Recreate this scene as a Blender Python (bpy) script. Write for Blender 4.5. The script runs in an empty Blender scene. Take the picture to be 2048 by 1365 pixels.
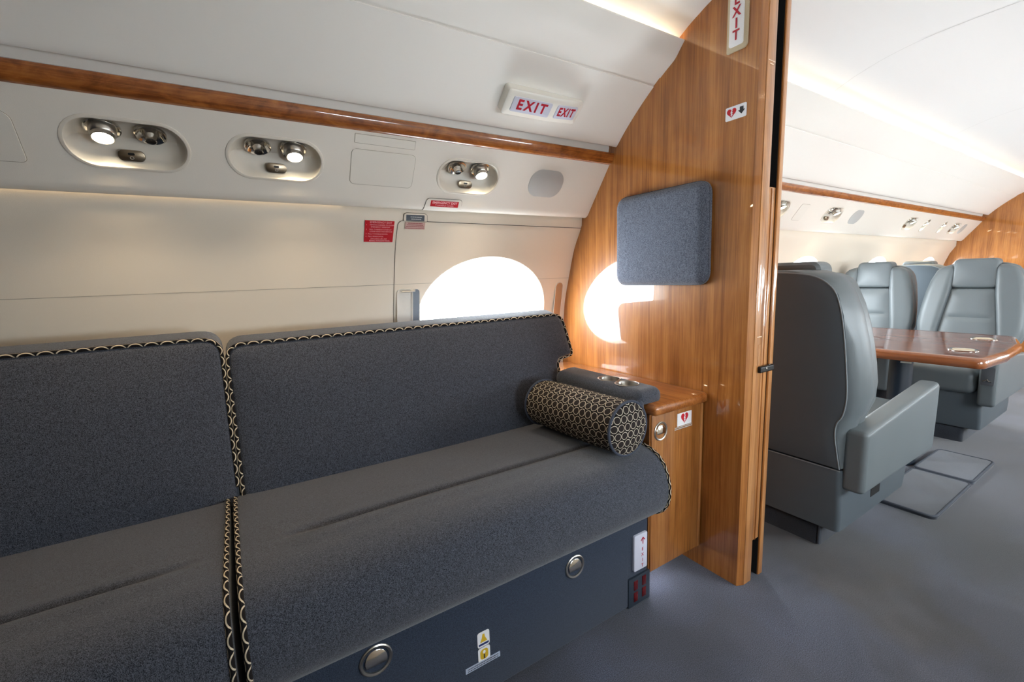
import bpy, bmesh, math, random
from mathutils import Vector, Matrix
from mathutils.geometry import delaunay_2d_cdt
random.seed(7)
PI = math.pi
C = bpy.context.scene.collection
sc = bpy.context.scene

# ------------------------------------------------------------------ colours and materials
def lin(v):
    v /= 255.0
    return v / 12.92 if v <= 0.04045 else ((v + 0.055) / 1.055) ** 2.4
def S(r, g, b):
    return (lin(r), lin(g), lin(b), 1.0)

def new_mat(name):
    m = bpy.data.materials.new(name); m.use_nodes = True
    nt = m.node_tree; nt.nodes.clear()
    out = nt.nodes.new('ShaderNodeOutputMaterial')
    b = nt.nodes.new('ShaderNodeBsdfPrincipled')
    nt.links.new(b.outputs[0], out.inputs[0])
    return m, nt, b
def node(nt, kind, **kw):
    n = nt.nodes.new(kind)
    for k, v in kw.items():
        if k in n.inputs: n.inputs[k].default_value = v
        else: setattr(n, k, v)
    return n
def plain(name, col, rough=0.5, metal=0.0, coat=0.0, emit=None, estr=0.0, bump=0.0, bscale=300.0, spec=0.5, var=0.0, vscale=3.0):
    m, nt, b = new_mat(name)
    b.inputs['Base Color'].default_value = col
    b.inputs['Roughness'].default_value = rough
    b.inputs['Metallic'].default_value = metal
    b.inputs['Coat Weight'].default_value = coat
    b.inputs['Coat Roughness'].default_value = 0.04
    b.inputs['Specular IOR Level'].default_value = spec
    if emit:
        b.inputs['Emission Color'].default_value = emit
        b.inputs['Emission Strength'].default_value = estr
    tc = node(nt, 'ShaderNodeTexCoord')
    if bump > 0:
        n = node(nt, 'ShaderNodeTexNoise', Scale=bscale, Detail=3.0)
        nt.links.new(tc.outputs['Object'], n.inputs['Vector'])
        bp = node(nt, 'ShaderNodeBump', Strength=bump, Distance=0.002)
        nt.links.new(n.outputs['Fac'], bp.inputs['Height'])
        nt.links.new(bp.outputs[0], b.inputs['Normal'])
    if var > 0:
        n = node(nt, 'ShaderNodeTexNoise', Scale=vscale, Detail=4.0)
        nt.links.new(tc.outputs['Object'], n.inputs['Vector'])
        r = node(nt, 'ShaderNodeValToRGB')
        r.color_ramp.elements[0].position = 0.3; r.color_ramp.elements[1].position = 0.7
        r.color_ramp.elements[0].color = [c * (1 - var) for c in col[:3]] + [1]
        r.color_ramp.elements[1].color = [min(1, c * (1 + var)) for c in col[:3]] + [1]
        nt.links.new(n.outputs['Fac'], r.inputs[0]); nt.links.new(r.outputs[0], b.inputs['Base Color'])
    return m

def wood(name, axis, dark, mid, light, coat=1.0, rough=0.35, across=26.0, figure=5.0, coat_rough=0.02, burl=0.21):
    """varnished veneer, grain running along the given axis"""
    m, nt, b = new_mat(name)
    g = node(nt, 'ShaderNodeNewGeometry')
    def stretched(sa, sl):
        mp = node(nt, 'ShaderNodeMapping')
        s = [sa, sa, sa]; s[axis] = sl
        mp.inputs['Scale'].default_value = s
        nt.links.new(g.outputs['Position'], mp.inputs['Vector'])
        return mp
    a = stretched(across, 1.3)
    n1 = node(nt, 'ShaderNodeTexNoise', Scale=1.0, Detail=6.0, Roughness=0.62, Distortion=0.6)
    nt.links.new(a.outputs[0], n1.inputs['Vector'])
    f = stretched(260.0, 5.0)
    n2 = node(nt, 'ShaderNodeTexNoise', Scale=1.0, Detail=3.0)
    nt.links.new(f.outputs[0], n2.inputs['Vector'])
    d = stretched(figure, figure * 0.55)
    n3 = node(nt, 'ShaderNodeTexNoise', Scale=1.0, Detail=5.0, Roughness=0.6, Distortion=1.2)
    nt.links.new(d.outputs[0], n3.inputs['Vector'])
    m1 = node(nt, 'ShaderNodeMath', operation='MULTIPLY_ADD'); m1.inputs[1].default_value = 0.34
    nt.links.new(n2.outputs['Fac'], m1.inputs[0])
    m0 = node(nt, 'ShaderNodeMath', operation='MULTIPLY'); m0.inputs[1].default_value = 0.66 - burl
    nt.links.new(n1.outputs['Fac'], m0.inputs[0]); nt.links.new(m0.outputs[0], m1.inputs[2])
    m2 = node(nt, 'ShaderNodeMath', operation='MULTIPLY_ADD'); m2.inputs[1].default_value = burl
    nt.links.new(n3.outputs['Fac'], m2.inputs[0]); nt.links.new(m1.outputs[0], m2.inputs[2])
    r = node(nt, 'ShaderNodeValToRGB')
    e = r.color_ramp.elements
    e[0].position = 0.40; e[0].color = dark; e[1].position = 0.605; e[1].color = light
    k = e.new(0.5); k.color = mid
    nt.links.new(m2.outputs[0], r.inputs[0])
    nt.links.new(r.outputs[0], b.inputs['Base Color'])
    b.inputs['Roughness'].default_value = rough
    b.inputs['Specular IOR Level'].default_value = 0.3
    b.inputs['Coat Weight'].default_value = coat
    b.inputs['Coat Roughness'].default_value = coat_rough
    b.inputs['Coat IOR'].default_value = 1.55
    return m

def fabric(name, dark, light, scale=850.0, fuzz=0.3):
    m, nt, b = new_mat(name)
    tc = node(nt, 'ShaderNodeTexCoord')
    mp = node(nt, 'ShaderNodeMapping'); mp.inputs['Scale'].default_value = (1.0, 1.0, 0.6)
    nt.links.new(tc.outputs['Object'], mp.inputs['Vector'])
    n1 = node(nt, 'ShaderNodeTexNoise', Scale=scale, Detail=2.0, Roughness=0.7)
    n2 = node(nt, 'ShaderNodeTexNoise', Scale=scale * 0.3, Detail=3.0)
    for n in (n1, n2): nt.links.new(mp.outputs[0], n.inputs['Vector'])
    mx = node(nt, 'ShaderNodeMath', operation='MULTIPLY_ADD'); mx.inputs[1].default_value = 0.16
    nt.links.new(n2.outputs['Fac'], mx.inputs[0])
    mm = node(nt, 'ShaderNodeMath', operation='MULTIPLY'); mm.inputs[1].default_value = 0.84
    nt.links.new(n1.outputs['Fac'], mm.inputs[0]); nt.links.new(mm.outputs[0], mx.inputs[2])
    r = node(nt, 'ShaderNodeValToRGB')
    r.color_ramp.elements[0].position = 0.40; r.color_ramp.elements[1].position = 0.62
    r.color_ramp.elements[0].color = dark; r.color_ramp.elements[1].color = light
    nt.links.new(mx.outputs[0], r.inputs[0]); nt.links.new(r.outputs[0], b.inputs['Base Color'])
    b.inputs['Roughness'].default_value = 0.95
    b.inputs['Specular IOR Level'].default_value = 0.1
    b.inputs['Sheen Weight'].default_value = fuzz
    b.inputs['Sheen Roughness'].default_value = 0.5
    bp = node(nt, 'ShaderNodeBump', Strength=0.5, Distance=0.0015)
    nt.links.new(n1.outputs['Fac'], bp.inputs['Height']); nt.links.new(bp.outputs[0], b.inputs['Normal'])
    return m

def carpet(name, c_dark, c_mid, c_brown, scale=420.0, worn_and_dimmed=(), mixb=0.75, lo=0.42):
    m, nt, b = new_mat(name)
    tc = node(nt, 'ShaderNodeNewGeometry')
    n1 = node(nt, 'ShaderNodeTexNoise', Scale=scale, Detail=3.0, Roughness=0.7)
    n2 = node(nt, 'ShaderNodeTexNoise', Scale=2.1, Detail=3.0, Roughness=0.55, Distortion=0.8)
    n3 = node(nt, 'ShaderNodeTexNoise', Scale=1.3, Detail=3.0, Roughness=0.55, Distortion=0.5)
    mp = node(nt, 'ShaderNodeMapping'); mp.inputs['Location'].default_value = (3.1, 7.7, 0.0)
    nt.links.new(tc.outputs['Position'], mp.inputs['Vector'])
    nt.links.new(tc.outputs['Position'], n1.inputs['Vector']); nt.links.new(tc.outputs['Position'], n2.inputs['Vector'])
    nt.links.new(mp.outputs[0], n3.inputs['Vector'])
    r1 = node(nt, 'ShaderNodeValToRGB')
    r1.color_ramp.elements[0].position = 0.36; r1.color_ramp.elements[1].position = 0.66
    r1.color_ramp.elements[0].color = c_dark; r1.color_ramp.elements[1].color = c_mid
    nt.links.new(n1.outputs['Fac'], r1.inputs[0])
    r2 = node(nt, 'ShaderNodeValToRGB')
    r2.color_ramp.elements[0].position = 0.47; r2.color_ramp.elements[1].position = 0.57
    r2.color_ramp.elements[0].color = (0, 0, 0, 1); r2.color_ramp.elements[1].color = (1, 1, 1, 1)
    nt.links.new(n2.outputs['Fac'], r2.inputs[0])
    mx = node(nt, 'ShaderNodeMix', data_type='RGBA')
    sc_ = node(nt, 'ShaderNodeMath', operation='MULTIPLY'); sc_.inputs[1].default_value = mixb
    nt.links.new(r2.outputs[0], sc_.inputs[0]); nt.links.new(sc_.outputs[0], mx.inputs[0])
    nt.links.new(r1.outputs[0], mx.inputs[6]); mx.inputs[7].default_value = c_brown
    r3 = node(nt, 'ShaderNodeMapRange'); r3.inputs[1].default_value = 0.42; r3.inputs[2].default_value = 0.60
    r3.inputs[3].default_value = lo; r3.inputs[4].default_value = 1.2
    nt.links.new(n3.outputs['Fac'], r3.inputs[0])
    mv = node(nt, 'ShaderNodeVectorMath', operation='SCALE')
    nt.links.new(mx.outputs[2], mv.inputs[0]); nt.links.new(r3.outputs[0], mv.inputs['Scale'])
    col = mv.outputs[0]
    # trodden patches where the pile lies the other way, plus painted shade
    for (cx, cy, rad, tint, seed) in worn_and_dimmed:
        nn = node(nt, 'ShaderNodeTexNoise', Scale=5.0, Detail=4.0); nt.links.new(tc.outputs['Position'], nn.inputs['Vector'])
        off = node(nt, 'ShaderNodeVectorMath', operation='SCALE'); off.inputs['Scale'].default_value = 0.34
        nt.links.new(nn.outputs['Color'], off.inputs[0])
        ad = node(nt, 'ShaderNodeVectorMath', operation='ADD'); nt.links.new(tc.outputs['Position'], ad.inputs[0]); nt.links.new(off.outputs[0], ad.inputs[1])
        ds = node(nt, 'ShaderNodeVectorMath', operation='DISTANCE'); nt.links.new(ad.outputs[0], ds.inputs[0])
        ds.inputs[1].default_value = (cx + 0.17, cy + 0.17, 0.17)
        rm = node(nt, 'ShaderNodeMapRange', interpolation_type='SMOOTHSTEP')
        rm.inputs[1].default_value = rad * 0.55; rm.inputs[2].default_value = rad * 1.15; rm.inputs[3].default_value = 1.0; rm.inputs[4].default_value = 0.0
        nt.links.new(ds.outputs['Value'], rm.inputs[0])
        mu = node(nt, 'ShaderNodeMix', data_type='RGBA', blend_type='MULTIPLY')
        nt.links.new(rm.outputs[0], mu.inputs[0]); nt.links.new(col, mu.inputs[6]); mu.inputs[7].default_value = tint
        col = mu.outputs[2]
    nt.links.new(col, b.inputs['Base Color'])
    b.inputs['Roughness'].default_value = 1.0
    b.inputs['Specular IOR Level'].default_value = 0.05
    b.inputs['Sheen Weight'].default_value = 0.4
    bp = node(nt, 'ShaderNodeBump', Strength=0.45, Distance=0.002)
    nt.links.new(n1.outputs['Fac'], bp.inputs['Height']); nt.links.new(bp.outputs[0], b.inputs['Normal'])
    return m

def ring_cloth(name, ground, inner, line, pitch=0.03, width=0.07):
    """dark cloth printed with touching pale rings; UVs are in metres"""
    m, nt, b = new_mat(name)
    uv = node(nt, 'ShaderNodeTexCoord')
    sp = node(nt, 'ShaderNodeSeparateXYZ'); nt.links.new(uv.outputs['UV'], sp.inputs[0])
    cell = []
    for i in range(2):
        a = node(nt, 'ShaderNodeMath', operation='DIVIDE'); a.inputs[1].default_value = pitch
        nt.links.new(sp.outputs[i], a.inputs[0])
        cell.append(a)
    # half-pitch stagger of every second row
    fl = node(nt, 'ShaderNodeMath', operation='FLOOR'); nt.links.new(cell[1].outputs[0], fl.inputs[0])
    h = node(nt, 'ShaderNodeMath', operation='MULTIPLY_ADD'); h.inputs[1].default_value = 0.5
    nt.links.new(fl.outputs[0], h.inputs[0]); nt.links.new(cell[0].outputs[0], h.inputs[2])
    sq = []
    for src in (h, cell[1]):
        f = node(nt, 'ShaderNodeMath', operation='FRACT'); nt.links.new(src.outputs[0], f.inputs[0])
        s = node(nt, 'ShaderNodeMath', operation='SUBTRACT'); s.inputs[1].default_value = 0.5
        nt.links.new(f.outputs[0], s.inputs[0])
        p = node(nt, 'ShaderNodeMath', operation='MULTIPLY')
        nt.links.new(s.outputs[0], p.inputs[0]); nt.links.new(s.outputs[0], p.inputs[1])
        sq.append(p)
    ad = node(nt, 'ShaderNodeMath', operation='ADD')
    nt.links.new(sq[0].outputs[0], ad.inputs[0]); nt.links.new(sq[1].outputs[0], ad.inputs[1])
    rt = node(nt, 'ShaderNodeMath', operation='SQRT'); nt.links.new(ad.outputs[0], rt.inputs[0])
    rp = node(nt, 'ShaderNodeValToRGB'); rp.color_ramp.interpolation = 'CONSTANT'
    e = rp.color_ramp.elements
    e[0].position = 0.0; e[0].color = inner
    e[1].position = 0.41; e[1].color = line
    k = e.new(0.41 + width); k.color = ground
    nt.links.new(rt.outputs[0], rp.inputs[0])
    nt.links.new(rp.outputs[0], b.inputs['Base Color'])
    b.inputs['Roughness'].default_value = 0.9
    b.inputs['Specular IOR Level'].default_value = 0.15
    return m

def emitter(name, col, strength):
    m = bpy.data.materials.new(name); m.use_nodes = True
    nt = m.node_tree; nt.nodes.clear()
    o = nt.nodes.new('ShaderNodeOutputMaterial'); e = nt.nodes.new('ShaderNodeEmission')
    e.inputs[0].default_value = col; e.inputs[1].default_value = strength
    nt.links.new(e.outputs[0], o.inputs[0])
    return m
def glass(name):
    m = bpy.data.materials.new(name); m.use_nodes = True
    nt = m.node_tree; nt.nodes.clear()
    o = nt.nodes.new('ShaderNodeOutputMaterial')
    t = nt.nodes.new('ShaderNodeBsdfTransparent'); g = nt.nodes.new('ShaderNodeBsdfGlossy')
    g.inputs['Roughness'].default_value = 0.02
    mx = nt.nodes.new('ShaderNodeMixShader'); mx.inputs[0].default_value = 0.06
    nt.links.new(t.outputs[0], mx.inputs[1]); nt.links.new(g.outputs[0], mx.inputs[2])
    nt.links.new(mx.outputs[0], o.inputs[0])
    return m

M = {}
M['wall'] = plain('cream_sidewall_vinyl', S(233, 221, 203), 0.6, bump=0.12, bscale=700)
M['panel'] = plain('cream_service_panel', S(234, 227, 216), 0.55, bump=0.10, bscale=700)
M['bin'] = plain('ivory_overhead_panel', S(238, 234, 227), 0.65, bump=0.06, bscale=600)
M['ceil'] = plain('white_headliner', S(226, 225, 223), 0.6)
M['seam'] = plain('shadow_gap_gasket', S(92, 84, 74), 0.8)
M['seam_soft'] = plain('pale_gap_gasket', S(168, 158, 142), 0.8)
M['whiteplastic'] = plain('ivory_plastic', S(226, 220, 209), 0.35)
M['tray'] = plain('ivory_moulded_plastic', S(222, 214, 201), 0.42)
M['wood'] = wood('cherry_veneer_upright_grain', 2, S(134, 80, 32), S(164, 102, 46), S(184, 121, 60))
M['woodedge'] = wood('cherry_edge_upright_grain', 2, S(150, 96, 50), S(184, 124, 70), S(204, 146, 90), rough=0.3)
M['rail'] = wood('cherry_burl_rail', 0, S(112, 56, 16), S(150, 84, 32), S(174, 106, 48), across=9, figure=26, burl=0.5)
M['cab'] = wood('cherry_cabinet_front', 2, S(118, 70, 30), S(156, 98, 46), S(182, 124, 66), across=18)
M['cabtop'] = wood('cherry_cabinet_top', 1, S(128, 72, 30), S(162, 96, 44), S(184, 118, 60), across=30)
M['table'] = wood('glossy_table_veneer', 1, S(92, 42, 18), S(120, 60, 28), S(142, 78, 40), rough=0.3, coat=1.0)
M['tedge'] = wood('table_edge_wood', 1, S(100, 52, 22), S(128, 70, 34), S(148, 88, 48), rough=0.3)
M['sofa'] = fabric('charcoal_heather_upholstery', S(22, 25, 32), S(94, 98, 109))
M['base'] = fabric('dark_blue_grey_base_cloth', S(30, 37, 50), S(64, 74, 91), fuzz=0.2)
M['pad'] = fabric('blue_grey_pad_cloth', S(66, 71, 83), S(116, 121, 134), scale=420)
M['carpet'] = carpet('blue_grey_cut_pile_carpet', S(24, 28, 40), S(100, 105, 124), S(62, 60, 60), mixb=0.3, lo=0.72, worn_and_dimmed=(
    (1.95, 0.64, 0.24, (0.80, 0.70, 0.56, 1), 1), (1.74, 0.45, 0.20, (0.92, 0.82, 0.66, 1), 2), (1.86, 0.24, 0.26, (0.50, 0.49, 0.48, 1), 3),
    (2.35, 0.36, 0.30, (0.62, 0.60, 0.56, 1), 4), (1.75, 0.95, 0.35, (0.55, 0.55, 0.58, 1), 5), (1.52, 0.20, 0.20, (0.66, 0.66, 0.68, 1), 6), (0.45, 0.66, 0.22, (0.85, 0.80, 0.76, 1), 7), (2.75, 0.25, 0.60, (0.60, 0.58, 0.56, 1), 8), (3.7, 0.35, 0.75, (0.58, 0.57, 0.56, 1), 9)))  # last two patches are painted shade against the strong far-cabin daylight
M['mat'] = carpet('blue_grey_mat_pile', S(46, 51, 62), S(82, 88, 100), S(70, 74, 82))
M['bind'] = plain('grey_mat_binding', S(66, 71, 80), 0.8)
M['rings'] = ring_cloth('ring_print_cloth', S(26, 22, 20), S(44, 38, 36), S(210, 198, 178), pitch=0.027, width=0.06)
M['piping'] = ring_cloth('ring_print_piping', S(24, 22, 22), S(30, 26, 25), S(214, 198, 172), pitch=0.034, width=0.085)
M['plainpipe'] = plain('slate_cord_piping', S(58, 64, 78), 0.85)
M['leather'] = plain('grey_blue_leather', S(98, 105, 108), 0.42, bump=0.12, bscale=420, var=0.03, vscale=6, spec=0.45)
M['leather2'] = plain('grey_blue_leather_back', S(80, 88, 94), 0.5, bump=0.12, bscale=420, var=0.03, vscale=6, spec=0.4)
M['seamline'] = plain('leather_seam', S(128, 136, 140), 0.6)
M['steel'] = plain('brushed_nickel', S(190, 186, 178), 0.32, metal=1.0)
M['chrome'] = plain('polished_chrome', S(214, 210, 202), 0.12, metal=1.0)
M['darkmetal'] = plain('dark_metal', S(64, 58, 52), 0.3, metal=1.0)
M['bronze'] = plain('bronze_switch_plate', S(150, 136, 116), 0.28, metal=1.0)
M['black'] = plain('black_plastic', S(14, 15, 18), 0.35)
M['void'] = plain('black_pocket_lining', S(8, 8, 9), 0.9)
M['polecol'] = plain('dark_navy_column', S(26, 36, 48), 0.4)
M['red'] = plain('placard_red', S(196, 16, 34), 0.45)
M['exitred'] = plain('exit_letter_red', S(176, 18, 44), 0.45)
M['heartred'] = plain('heart_red', S(190, 14, 34), 0.45)
M['placwhite'] = plain('placard_white', S(238, 238, 240), 0.35)
M['placgrey'] = plain('pale_lavender_lens', S(208, 210, 224), 0.25)
M['signtan'] = plain('sign_bezel_tan', S(196, 180, 150), 0.4)
M['signwhite'] = plain('sign_housing_ivory', S(236, 232, 222), 0.35)
M['ink'] = plain('dark_ink', S(48, 48, 52), 0.6)
M['slate'] = plain('slate_label', S(66, 72, 82), 0.5)
M['pinklab'] = plain('pink_label', S(214, 178, 168), 0.5)
M['pinkink'] = plain('pink_label_ink', S(170, 96, 96), 0.6)
M['textpink'] = plain('placard_text_pink', S(255, 196, 200), 0.5)
M['texttan'] = plain('pale_engraved_text', S(240, 214, 184), 0.5)
M['yellow'] = plain('pictogram_yellow', S(214, 176, 40), 0.5)
M['picblue'] = plain('pictogram_blue', S(20, 40, 96), 0.5)
M['stick'] = plain('sticker_pale_blue', S(176, 186, 206), 0.45)
M['grille'] = plain('speaker_grille_grey', S(186, 184, 180), 0.7, bump=0.5, bscale=900)
M['accpanel'] = plain('pale_access_panel', S(231, 225, 214), 0.55, bump=0.1, bscale=700)
M['redlens'] = plain('dark_red_lens', S(82, 10, 14), 0.2)
M['lightplate'] = plain('dark_slate_plate', S(44, 52, 62), 0.35)
M['lightplate2'] = plain('dark_grey_plate', S(84, 86, 90), 0.35)
M['gbar'] = plain('grey_blue_shade_pull', S(124, 132, 142), 0.4)
M['tanbar'] = plain('tan_shade_pull', S(176, 138, 106), 0.45)
M['tag'] = plain('pale_tag', S(190, 190, 186), 0.5)
M['glass'] = glass('cabin_window_glass')
M['lens'] = emitter('lit_lamp_lens', (1.0, 0.86, 0.62, 1), 26.0)
M['cove'] = emitter('warm_cove_strip', (1.0, 0.84, 0.62, 1), 17.0)
M['cove_dim'] = emitter('warm_dim_cove_strip', (1.0, 0.78, 0.52, 1), 17.0)
M['wash'] = emitter('warm_wash_strip', (1.0, 0.78, 0.48, 1), 1.3)
M['toe'] = emitter('toe_kick_lamp', (0.80, 0.88, 1.0, 1), 40.0)

# ------------------------------------------------------------------ object helpers
def base_of(parent):
    v = Vector((0, 0, 0))
    while parent is not None:
        v += Vector(parent.location); parent = parent.parent
    return v
def obj(name, bm, mat, parent=None, loc=None, smooth=True, angle=38, label=None):
    """link a bmesh built in world coordinates as ONE mesh object"""
    me = bpy.data.meshes.new(name)
    bmesh.ops.recalc_face_normals(bm, faces=bm.faces) if bm.faces else None
    if parent is not None:
        off = base_of(parent)
    elif loc is not None:
        off = Vector(loc)
    else:
        xs = [v.co for v in bm.verts]
        lo = [min(c[i] for c in xs) for i in range(3)]; hi = [max(c[i] for c in xs) for i in range(3)]
        off = Vector(((lo[0] + hi[0]) / 2, (lo[1] + hi[1]) / 2, lo[2]))
    for v in bm.verts: v.co -= off
    bm.to_mesh(me); bm.free()
    if smooth:
        me.shade_smooth(); me.set_sharp_from_angle(angle=math.radians(angle))
    if mat is not None: me.materials.append(mat)
    o = bpy.data.objects.new(name, me); C.objects.link(o)
    if parent is None: o.location = off
    else: o.parent = parent
    if label: o['label'] = label
    return o
def tag(o, label, cat, group=None):
    o['label'] = label; o['category'] = cat
    if group: o['group'] = group
    return o
def thing(name, label, cat, loc=(0, 0, 0), group=None):
    o = bpy.data.objects.new(name, None); C.objects.link(o); o.location = loc
    o.empty_display_size = 0.05
    return tag(o, label, cat, group)
def structure(o):
    o['kind'] = 'structure'; return o
def dup(root, loc, label=None, rotz=None):
    r = root.copy(); C.objects.link(r); r.location = loc
    if rotz is not None: r.rotation_euler = (0, 0, rotz)
    if label: r['label'] = label
    for ch in list(root.children):
        c = ch.copy(); C.objects.link(c); c.parent = r
        for g in list(ch.children):
            d = g.copy(); C.objects.link(d); d.parent = c
    return r

class Frame:
    def __init__(s, o, u, v, n=None):
        s.o = Vector(o); s.u = Vector(u).normalized(); s.v = Vector(v).normalized()
        s.n = Vector(n).normalized() if n is not None else s.u.cross(s.v)
    def __call__(s, a, b, c=0.0):
        return s.o + s.u * a + s.v * b + s.n * c
    def at(s, a, b, c=0.0): return Frame(s(a, b, c), s.u, s.v, s.n)

# ------------------------------------------------------------------ shape helpers
def rrect(w, h, r, n=5, cx=0.0, cy=0.0):
    """rounded rectangle outline, counter-clockwise, w and h are full sizes"""
    out = []
    r = min(r, w / 2 - 1e-5, h / 2 - 1e-5)
    for (sx, sy, a0) in ((1, 1, 0), (-1, 1, PI / 2), (-1, -1, PI), (1, -1, 1.5 * PI)):
        for i in range(n + 1):
            a = a0 + i * PI / 2 / n
            out.append((cx + sx * (w / 2 - r) + r * math.cos(a), cy + sy * (h / 2 - r) + r * math.sin(a)))
    return out
def ell(rx, ry, n=40, cx=0.0, cy=0.0):
    return [(cx + rx * math.cos(2 * PI * i / n), cy + ry * math.sin(2 * PI * i / n)) for i in range(n)]
def round_poly(pts, r, n=4):
    """round every corner of a polygon; r may be a list"""
    out = []; N = len(pts)
    for i in range(N):
        p0 = Vector(pts[i - 1]); p = Vector(pts[i]); p1 = Vector(pts[(i + 1) % N])
        rr = r[i] if isinstance(r, (list, tuple)) else r
        a = (p0 - p); b = (p1 - p)
        d = min(rr, a.length * 0.45, b.length * 0.45)
        if d < 1e-5: out.append(tuple(p)); continue
        A = p + a.normalized() * d; B = p + b.normalized() * d
        for k in range(n + 1):
            t = k / n
            q = A * (1 - t) ** 2 + p * 2 * t * (1 - t) + B * t ** 2
            out.append((q.x, q.y))
    return out
def resample(pts, step):
    out = []; N = len(pts)
    for i in range(N):
        a = Vector(pts[i]); b = Vector(pts[(i + 1) % N])
        k = max(1, int((b - a).length / step))
        for j in range(k): q = a.lerp(b, j / k); out.append((q.x, q.y))
    return out
def inset(pts, d):
    N = len(pts); out = []
    area = sum(pts[i][0] * pts[(i + 1) % N][1] - pts[(i + 1) % N][0] * pts[i][1] for i in range(N))
    sg = 1 if area > 0 else -1
    for i in range(N):
        a = Vector(pts[i - 1]); p = Vector(pts[i]); b = Vector(pts[(i + 1) % N])
        e1 = (p - a); e2 = (b - p)
        n1 = Vector((-e1.y, e1.x)); n2 = Vector((-e2.y, e2.x))
        if n1.length > 1e-9: n1.normalize()
        if n2.length > 1e-9: n2.normalize()
        n = n1 + n2
        if n.length < 1e-6: n = n1
        n.normalize()
        c = max(0.5, n.dot(n1) if n1.length else 1)
        q = p + n * (sg * d / c)
        out.append((q.x, q.y))
    return out
def inside(p, poly):
    x, y = p; c = False; j = len(poly) - 1
    for i in range(len(poly)):
        xi, yi = poly[i]; xj, yj = poly[j]
        if (yi > y) != (yj > y) and x < (xj - xi) * (y - yi) / (yj - yi) + xi: c = not c
        j = i
    return c
def edge_dist(p, poly):
    best = 1e9; P = Vector(p)
    for i in range(len(poly)):
        a = Vector(poly[i - 1]); b = Vector(poly[i]); ab = b - a
        L = ab.length_squared
        t = 0 if L < 1e-12 else max(0, min(1, (P - a).dot(ab) / L))
        d = (P - (a + ab * t)).length
        if d < best: best = d
    return best
def fill_region(outer, holes, step, fn, bm, extra=()):
    """triangulate outer minus holes with an interior grid, map (u,v) by fn into bm"""
    vs = []; es = []
    for loop in [outer] + list(holes):
        s = len(vs); vs += [Vector(p) for p in loop]
        es += [(s + i, s + (i + 1) % len(loop)) for i in range(len(loop))]
    xs = [p[0] for p in outer]; ys = [p[1] for p in outer]
    su, sv = step if isinstance(step, tuple) else (step, step)
    nx = max(1, int((max(xs) - min(xs)) / su)); ny = max(1, int((max(ys) - min(ys)) / sv))
    md = 0.35 * min(su, sv)
    for i in range(1, nx):
        for j in range(1, ny):
            p = (min(xs) + (max(xs) - min(xs)) * i / nx, min(ys) + (max(ys) - min(ys)) * j / ny)
            if not inside(p, outer) or any(inside(p, h) for h in holes): continue
            if edge_dist(p, outer) < md or any(edge_dist(p, h) < md for h in holes): continue
            vs.append(Vector(p))
    for p in extra: vs.append(Vector(p))
    rv, re, rf, _, _, _ = delaunay_2d_cdt(vs, es, [], 0, 1e-6)
    bv = [bm.verts.new(fn(v.x, v.y)) for v in rv]
    for f in rf:
        c = (sum(rv[i].x for i in f) / len(f), sum(rv[i].y for i in f) / len(f))
        if not inside(c, outer) or any(inside(c, h) for h in holes): continue
        try: bm.faces.new([bv[i] for i in f])
        except ValueError: pass
    loose = [v for v in bm.verts if not v.link_faces]
    if loose: bmesh.ops.delete(bm, geom=loose, context='VERTS')
    return bm
def loops(bm, rings, closed=True, cap0=False, cap1=False):
    prev = None; all_ = []
    for R in rings:
        cur = [bm.verts.new(p) for p in R]; all_.append(cur)
        if prev:
            n = len(cur)
            for i in range(n if closed else n - 1):
                j = (i + 1) % n
                try: bm.faces.new((prev[i], prev[j], cur[j], cur[i]))
                except ValueError: pass
        prev = cur
    if cap0: bm.faces.new(list(reversed(all_[0])))
    if cap1: bm.faces.new(all_[-1])
    return all_
def prism(pts, fr, c0, c1, bm=None, bev=0.0):
    """flat plate with the outline pts in the frame fr, between heights c0 and c1"""
    bm = bm or bmesh.new()
    if bev > 0:
        rings = [[fr(a, b, c0) for a, b in pts], [fr(a, b, c1 - bev) for a, b in pts],
                 [fr(a, b, c1 - bev * 0.3) for a, b in inset(pts, bev * 0.3)], [fr(a, b, c1) for a, b in inset(pts, bev)]]
    else:
        rings = [[fr(a, b, c0) for a, b in pts], [fr(a, b, c1) for a, b in pts]]
    loops(bm, rings, cap0=True, cap1=True)
    return bm
def box(x0, x1, y0, y1, z0, z1, bev=0.0, bm=None):
    fr = Frame((0, 0, 0), (1, 0, 0), (0, 1, 0))
    pts = [(x0, y0), (x1, y0), (x1, y1), (x0, y1)]
    bm = bm or bmesh.new()
    if bev <= 0: return prism(pts, fr, z0, z1, bm)
    b2 = bmesh.new(); prism(pts, fr, z0, z1, b2)
    bmesh.ops.bevel(b2, geom=list(b2.edges), offset=bev, segments=3, profile=0.5, affect='EDGES')
    me = bpy.data.meshes.new('t'); b2.to_mesh(me); b2.free(); bm.from_mesh(me); bpy.data.meshes.remove(me)
    return bm
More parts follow.
